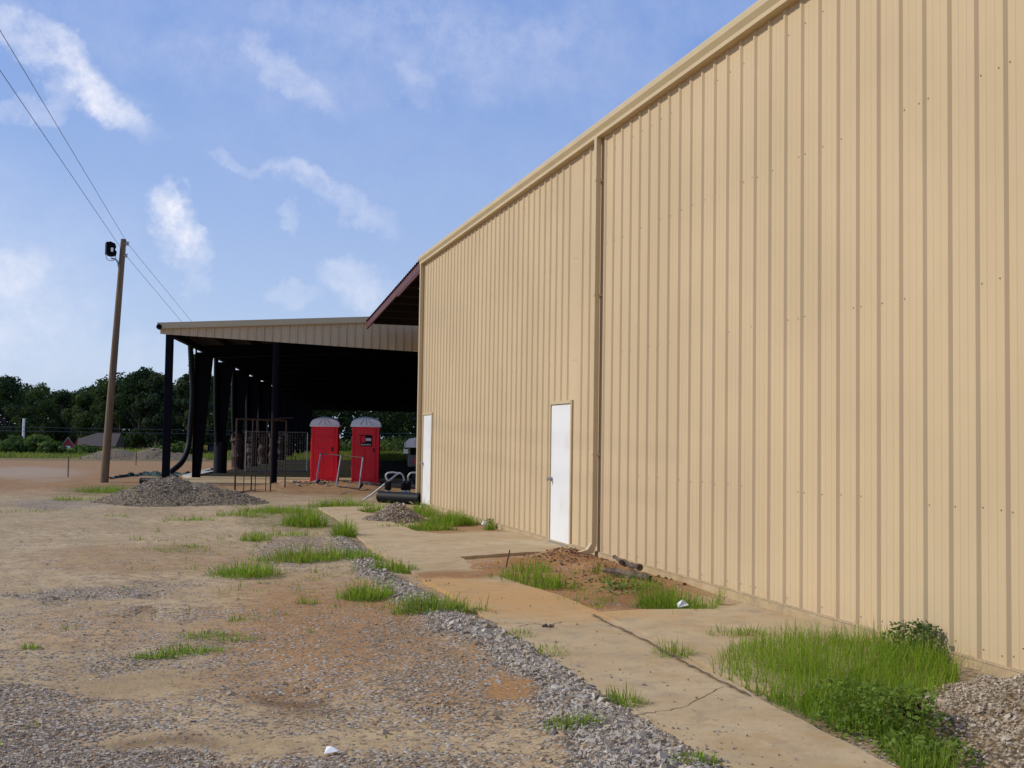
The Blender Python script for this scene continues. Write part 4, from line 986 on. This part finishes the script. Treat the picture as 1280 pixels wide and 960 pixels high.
leafy(G(775, 742), .30, .12, 160, .05, ((.12, .19, .05), (.22, .30, .09)), 'leafy_weed', 'pale green creeping weed on the red soil', group='leafy weeds')['kind'] = 'stuff'
leafy(G(613, 660), .10, .16, 110, .05, gr2, 'leafy_weed', 'small dark green weed by the wall left of the near door', group='leafy weeds')['kind'] = 'stuff'
leafy(G(715, 912), .20, .06, 200, .025, gr2, 'leafy_weed', 'flat green weed among the grey gravel', group='leafy weeds')['kind'] = 'stuff'
qq = G(1238, 856, .28); leafy((5.15, 6.0, .26), .06, .09, 90, .03, ((.09, .07, .04), (.2, .16, .1)), 'dry_weed', 'small dead brown plant on top of the near gravel heap', 'plant')

# ------------------------------------------------------------------ small debris
def at(name, label, cat, x, y, z=0., rz=0.): p = G(x, y); return empty(name, (p[0], p[1], max(gz1(p[0], p[1]), z)), rz, label, cat)
o = None
b = MB(); b.add([(-.04, -.025, .0), (.03, -.035, .012), (.045, .02, .004), (-.02, .03, .022), (0, 0, .03)], [(0, 1, 4), (1, 2, 4), (2, 3, 4), (3, 0, 4)])
o = b.build('paper_scrap', M['white']); p = G(414, 940); o.location = (p[0], p[1], gz1(p[0], p[1])+.01); tag(o, 'white crumpled scrap of paper on the gravel at the bottom', 'litter')
b = MB(); b.add([(-.06, -.03, .0), (.05, -.04, .02), (.07, .03, .0), (-.04, .04, .03), (0, 0, .07), (.03, .0, .05)], [(0, 1, 5), (1, 2, 5), (2, 3, 4), (3, 0, 4), (0, 5, 4), (5, 2, 4)])
o = b.build('plastic_scrap', M['white']); p = G(853, 764); o.location = (p[0], p[1], .04); tag(o, 'white crumpled litter in the grass by the wall', 'litter')
b = MB(); b.add([(-.05, -.03, .0), (.05, -.04, .02), (.06, .03, .0), (-.04, .04, .03), (0, 0, .08)], [(0, 1, 4), (1, 2, 4), (2, 3, 4), (3, 0, 4)])
o = b.build('plastic_scrap', M['white']); p = G(605, 659); o.location = (p[0], p[1], .04); tag(o, 'small white litter left of the near white door', 'litter')
# rotten timber
def plank(x0, y0, x1, y1, w, h, z, label):
    a = G(x0, y0); c = G(x1, y1); b = MB(); n = 7; P = [Vector(a).lerp(Vector(c), k/n)-Vector(a) for k in range(n+1)]
    b.tube([q+Vector((0, 0, z+random.uniform(-.008, .012))) for q in P], [h*random.uniform(.5, .9) for _ in P], 6)
    o = b.build('wood_scrap', M['debris']); o.location = a; tag(o, label, 'wood scrap', 'wood scraps'); return o
plank(765, 727, 812, 737, .06, .06, .12, 'longest rotten board on the soil by the wall')
plank(757, 722, 790, 733, .05, .05, .09, 'rotten board lying lowest beside the longest one')
plank(775, 716, 800, 724, .05, .05, .13, 'short rotten board piled up against the wall')
plank(768, 712, 776, 719, .04, .035, .16, 'dark upright wood stub near the downspout')
plank(678, 789, 692, 790, .02, .018, .045, 'short stick lying on the path')
b = MB(); b.tube([(0, 0, 0), (.05, .0, .24)], .008, 6); o = b.build('metal_rod', M['rust']); p = G(632, 712); o.location = (p[0], p[1], 0.0); tag(o, 'thin rusty rod stuck in the red soil', 'rod')
for (x, y, h, lab) in ((85, 596, .75, 'thin wooden survey stake in the orange dirt left of the pole'), (170, 582, .7, 'thin wooden survey stake in the orange dirt right of the pole')):
    b = MB(); b.box(-.02, .02, -.02, .02, 0, h); o = b.build('survey_stake', [M['wood'], M['pred']]); p = G(x, y); o.location = (p[0], p[1], 0); tag(o, lab, 'stake', 'survey stakes')
# green netting roll / silt fence
pts = [(137, 599), (150, 597), (163, 595.5), (180, 594), (200, 594.5), (215, 593), (232, 594), (250, 592.5), (270, 590)]
nv = []
U = 90
for i in range(U):
    f_ = i/(U-1)*(len(pts)-1); k = min(int(f_), len(pts)-2); x = pts[k][0]+(pts[k+1][0]-pts[k][0])*(f_-k); y = pts[k][1]+(pts[k+1][1]-pts[k][1])*(f_-k)
    c = G(x, y)
    for j in range(7):
        w = (j-3)/3; hgt = max(0, (.09+.09*float(fbm(np.array([i*.25]), np.array([j*.5]), 3)[0])*2)*(1-abs(w)**1.5))
        nv.append((c[0]+.05*random.uniform(-1, 1), c[1]+w*(.8 if i > 25 else .35)+random.uniform(-.06, .06), hgt*(1.0 if i > 20 else .6)+(.02 if abs(w) < 1 else -.03)))
nf = [(i*7+j, i*7+j+1, (i+1)*7+j+1, (i+1)*7+j) for i in range(U-1) for j in range(6)]
o = np_mesh('silt_netting', nv, nf, M['net']); tag(o, 'crumpled dark green netting lying on the dirt left of the shed', 'netting')

# ------------------------------------------------------------------ far field: grass strip, bushes, trees, house, post, tractor
N = 60000; Y = RNG.uniform(76, 108, N); px = RNG.uniform(-60, 620, N)
X = np.array([0.0]*N); 
ang = YAW+np.arctan((px-640)/FPX); X = np.tan(ang)*Y
P = np.stack([X, Y, gz(X, Y)], -1)
v, f, c = blades(P, RNG.uniform(.12, .42, N)*(1+.8*fbm(X*.25, Y*.15, 4)), np.full(N, .05), .9, ((.12, .17, .035), (.24, .28, .08)), .12)
o = np_mesh('field_grass', v, f, M['grass'], {'tint': c}); tag(o, 'rough green grass strip at the far edge of the dirt lot', 'grass', kind='stuff')
def crown_pts(n, lobes):
    """leaf positions on the skins of many overlapping lobes (cx,cy,cz,r)"""
    lobes = np.array(lobes); k = RNG.choice(len(lobes), n, p=(lobes[:, 3]**2)/(lobes[:, 3]**2).sum())
    d = RNG.normal(0, 1, (n, 3)); d /= np.linalg.norm(d, axis=1)[:, None]; rr = lobes[k, 3]*RNG.uniform(.62, 1.12, n)
    return lobes[k, :3]+d*rr[:, None]*np.array([1, 1, .85]), d, k
def leaf_mesh(name, P, D, K, size, cols, parent=None, label=None):
    n = len(P); d1 = RNG.normal(0, 1, (n, 3)); d1 -= D*(d1*D).sum(1)[:, None]*.7; d1 /= np.linalg.norm(d1, axis=1)[:, None]
    d2 = np.cross(D+RNG.normal(0, .4, (n, 3)), d1); d2 /= np.linalg.norm(d2, axis=1)[:, None]+1e-9
    s_ = (size*RNG.uniform(.5, 1.3, n))[:, None]
    V = np.stack([P-d1*s_, P+d2*s_*.7, P+d1*s_, P-d2*s_*.7], 1); F_ = np.arange(n*4).reshape(n, 4)
    kt = RNG.random(K.max()+1)[K][:, None]; u = np.clip(kt*.7+RNG.random((n, 1))*.45, 0, 1); cc = np.array(cols[0])*(1-u)+np.array(cols[1])*u
    return np_mesh(name, V.reshape(-1, 3), F_, M['leaf'], {'tint': np.repeat(np.c_[cc, np.ones(n)], 4, 0)}, parent)
def lobes_tree(h, w, n=34, base=.18):
    L_ = []
    for _ in range(n):
        z = random.uniform(base, .95); e = math.sin(min(1, (z-base)/(1-base)*1.08)*math.pi*.86+.42)
        e = max(.25, e); a = random.uniform(0, 6.28); r = math.sqrt(random.random())*w*.5*e
        L_.append((math.cos(a)*r, math.sin(a)*r, z*h, random.uniform(.10, .19)*w))
    return L_
GC = [((.018, .035, .016), (.05, .075, .03)), ((.025, .042, .016), (.075, .10, .035)), ((.022, .038, .022), (.06, .08, .04))]
def tree(px, depth_y, topy, w, label, col, leaves=2600, size=.30, name='tree'):
    X_ = math.tan(YAW+math.atan((px-640)/FPX))*depth_y; zb_ = gz1(X_, depth_y)
    P_ = np.array([X_, depth_y, 0])-CP; dep = P_@CF
    tz = 0
    for _ in range(3): tz = (PD(px, topy, dep))[2]
    h = tz-zb_
    r = empty(name, (X_, depth_y, zb_), 0, label, 'tree', 'trees at the edge of the field')
    b = MB(); b.tube([(0, 0, -.2), (.05, 0, h*.25), (-.05, .05, h*.5), (.05, 0, h*.8)], [.03*w+.08, .03*w, .02*w, .04], 8)
    for k in range(5): a = random.uniform(0, 6.28); z0_ = h*random.uniform(.25, .55); b.tube([(0, 0, z0_), (math.cos(a)*w*.3, math.sin(a)*w*.3, z0_+h*.2)], [.1, .03], 6)
    b.build('trunk', M['bark'], r)
    p, d, k = crown_pts(leaves, lobes_tree(h, w, 38)); leaf_mesh('crown', p, d, k, size, GC[col], r); return r
TR = [(8, 150, 468, 6.5, 0, 'far-left tree at the frame edge with rounded dark crown'), (48, 158, 478, 5.5, 1, 'tree left of the white post in the far treeline'),
      (78, 162, 486, 5, 0, 'small dark tree in the dip of the treeline behind the red-gabled house'), (105, 150, 492, 5, 1, 'lighter green tree left of the wooden pole, lowest in the line'),
      (128, 140, 482, 5.5, 1, 'light green tree directly behind the wooden pole'), (152, 135, 478, 5, 0, 'dark tree just right of the wooden pole'),
      (176, 128, 461, 5.5, 0, 'tall dark tree with a pointed top, first right of the pole in the gap'), (197, 126, 462, 4.6, 2, 'tall dark tree just left of the shed corner post'),
      (224, 132, 474, 5, 0, 'dark tree seen between the corner post and the hanging hose'), (243, 100, 440, 3.0, 2, 'tall thin pale tree showing behind the first tapered column'),
      (262, 128, 470, 4.5, 1, 'tree seen between the first two tapered columns'), (284, 126, 474, 5, 0, 'tree seen past the second tapered column'), (307, 128, 478, 5, 2, 'tree seen past the third column through the narrow gap')]
for (x, yy, ty, w, c, lab) in TR: tree(x, yy, ty, w, lab, c, 6500 if x < 240 else 3500, .17)
# wood behind: one mass
lob = []
def add_lobes(px0, px1, Yd, prof, n, rad):
    for _ in range(n):
        x = random.uniform(px0, px1); Yv = Yd+random.uniform(-8, 8); X_ = math.tan(YAW+math.atan((x-640)/FPX))*Yv
        dep = (np.array([X_, Yv, 0])-CP)@CF; tz = PD(x, np.interp(x, [p[0] for p in prof], [p[1] for p in prof]), dep)[2]
        z = -3+(tz+3)*random.uniform(.0, 1)**.7; r_ = random.uniform(.6, 1.3)*rad; z = min(z, tz-r_*.8)
        lob.append((X_, Yv, z, r_))
add_lobes(-220, 250, 200, [(-220, 470), (0, 474), (40, 482), (90, 492), (112, 484), (135, 470), (150, 464), (165, 465), (200, 472), (250, 485)], 520, 2.0)
add_lobes(240, 900, 150, [(240, 478), (340, 486), (400, 490), (900, 490)], 620, 1.7)
p, d, k = crown_pts(110000, lob)
o = leaf_mesh('distant_woods', p, d, k, .30, ((.014, .030, .016), (.05, .078, .030))); tag(o, 'dense dark green wood behind the field and beyond the shed', 'woods', kind='stuff')
# bushes
for (x, yy, ty, w, lab) in [(-8, 86, 551, 2.2, 'low bush at the left frame edge of the far field'), (14, 88, 546, 2.6, 'rounded bush left of the white post'), (33, 90, 543, 2.4, 'highest vine-covered bush behind the grass by the white post'),
                            (52, 88, 541, 2.6, 'broad vine-covered bush right of the white post'), (70, 86, 549, 1.8, 'bush sloping down towards the red-gabled house'), (108, 86, 556, 1.7, 'small round bush in front of the brown roof'),
                            (128, 86, 558, 1.5, 'low bush beside the foot of the wooden pole, far off'), (225, 84, 552, 2.0, 'yellow-green bush seen between post and first column'), (206, 86, 556, 1.8, 'low bush right of the distant gravel heap'),
                            (500, 112, 545, 4, 'bright bush seen beyond the shed right of the toilets'), (430, 112, 549, 3, 'sunlit bush seen between the two toilets')]:
    X_ = math.tan(YAW+math.atan((x-640)/FPX))*yy; dep = (np.array([X_, yy, 0])-CP)@CF; h = PD(x, ty, dep)[2]-gz1(X_, yy)
    h = max(h, .5); r = empty('bush', (X_, yy, gz1(X_, yy)), 0, lab, 'bush', 'bushes along the far field')
    lb_ = []
    for _ in range(20): a = random.uniform(0, 6.28); q = math.sqrt(random.random())*w*.5; lb_.append((math.cos(a)*q, math.sin(a)*q, h*random.uniform(.25, .8)*(1-.4*q/w), w*random.uniform(.12, .2)))
    p, d, k = crown_pts(1100, lb_); leaf_mesh('foliage', p, d, k, .13, ((.05, .085, .025), (.13, .18, .05)), r)
    b = MB(); b.tube([(0, 0, -.1), (.03, 0, h*.5)], [.05, .03], 6); b.build('stem', M['bark'], r)
# little house with red gable end
X_ = math.tan(YAW+math.atan((91-640)/FPX))*120; hz0 = gz1(X_, 120)
ho = empty('small_house', (X_, 120, hz0), R_(-8), 'small distant house with red gable end and long brown roof', 'house')
zt = PD(90, 547, (np.array([X_, 120, 0])-CP)@CF)[2]-hz0
b = MB(); w2, Lh = .75, 4.6; hw = zt-.75
b.add([(-.5, -1.2, 0), (.5, -1.2, 0), (.5, -1.2, hw), (0, -1.2, zt), (-.5, -1.2, hw), (-.5, 3, 0), (.5, 3, 0), (.5, 3, hw), (0, 3, zt), (-.5, 3, hw)], [(0,1,2,3,4), (5,9,8,7,6), (0,4,9,5), (1,6,7,2), (0,5,6,1)])
b.build('gable_wing', simple('red_siding', (.26, .03, .03), .8, .1, 4), ho)
b = MB(); b.box(-.22, .22, -1.24, -1.2, hw-.62, hw-.06); b.build('window', M['white'], ho)
b = MB(); b.beam((-.62, -1.3, hw-.12), (0, -1.3, zt+.04), .05, .05, up=(0, 1, 0)); b.beam((.62, -1.3, hw-.12), (0, -1.3, zt+.04), .05, .05, up=(0, 1, 0)); b.build('gable_trim', simple('dull_white', (.34, .30, .28), .8, .1, 4), ho)
b = MB(); b.add([(.55, 0, hw-.05), (4.2, 0, hw-.05), (4.2, 2.6, zt+.5), (1.9, 2.6, zt+.5), (0.3, 1.5, zt-.1), (.55, 5, hw-.05), (4.2, 5, hw-.05)], [(0, 1, 2, 3, 4), (5, 4, 3, 2, 6), (1, 6, 2)])
b.build('roof', simple('brown_shingle', (.085, .06, .05), .9, .2, 6), ho)
b = MB(); b.box(.6, 4.1, .15, 4.8, 0, hw-.05); b.build('wall', simple('tan_siding', (.16, .13, .10), .9, .1, 5), ho)
# pale post with cable
X_ = math.tan(YAW+math.atan((31-640)/FPX))*110; dep = (np.array([X_, 110, 0])-CP)@CF; zt = PD(31, 523, dep)[2]
ps = empty('utility_post', (X_, 110, gz1(X_, 110)), 0, 'pale distant utility post rising above the bushes at left', 'post')
b = MB(); b.tube([(0, 0, 0), (0, 0, zt-gz1(X_, 110))], .10, 8); b.build('post', M['proof'], ps)
for dz, lab in ((0, 'upper far cable strung in front of the dark trees'), (-.35, 'lower far cable strung in front of the dark trees')):
    b = MB(); c0 = PD(31, 534, dep); b.tube([(c0[0]-30, c0[1]+2, c0[2]+dz), (c0[0], c0[1], c0[2]+dz), (c0[0]+9, c0[1]+1, c0[2]+dz), (c0[0]+40, c0[1]+4, c0[2]+dz)], .018, 5)
    o = b.build('far_cable', simple('far_cable_grey', (.10, .11, .12), .7, .05, 5)); tag(o, lab, 'cable', 'far cables')
# tractor far off between the columns
X_ = math.tan(YAW+math.atan((264-640)/FPX))*92; tc_ = empty('tractor', (X_, 92, 0), R_(-15), 'distant black tractor with yellow hood seen between the columns', 'tractor')
b = MB(); b.box(-.55, .55, -.25, .25, .35, .75, bev=.05); b.build('hood', simple('yellow_paint', (.45, .26, .02), .5, .1, 3), tc_)
b = MB(); b.box(.0, .62, -.3, .3, .55, .95, bev=.05); b.box(-.1, .1, -.28, .28, .3, .9, bev=.03); b.build('body', M['black'], tc_)
b = MB(); b.tube([(.45, 0, .9), (.35, 0, 1.25)], .03, 8); b.box(.3, .62, -.2, .2, .95, 1.3, bev=.04); b.build('seat', M['black'], tc_)
for (x, r0, y) in ((.42, .38, -.42), (.42, .38, .3), (-.45, .25, -.36), (-.45, .25, .26)):
    b = MB(); b.tube([(x, y, r0), (x, y+.16, r0)], r0, 16); b.build('wheel', M['rubber'], tc_)
b = MB(); b.box(-.62, -.56, -.2, .2, .35, .62, bev=.01); b.build('headlight', M['proof'], tc_)
# far steel posts beyond the shed's end
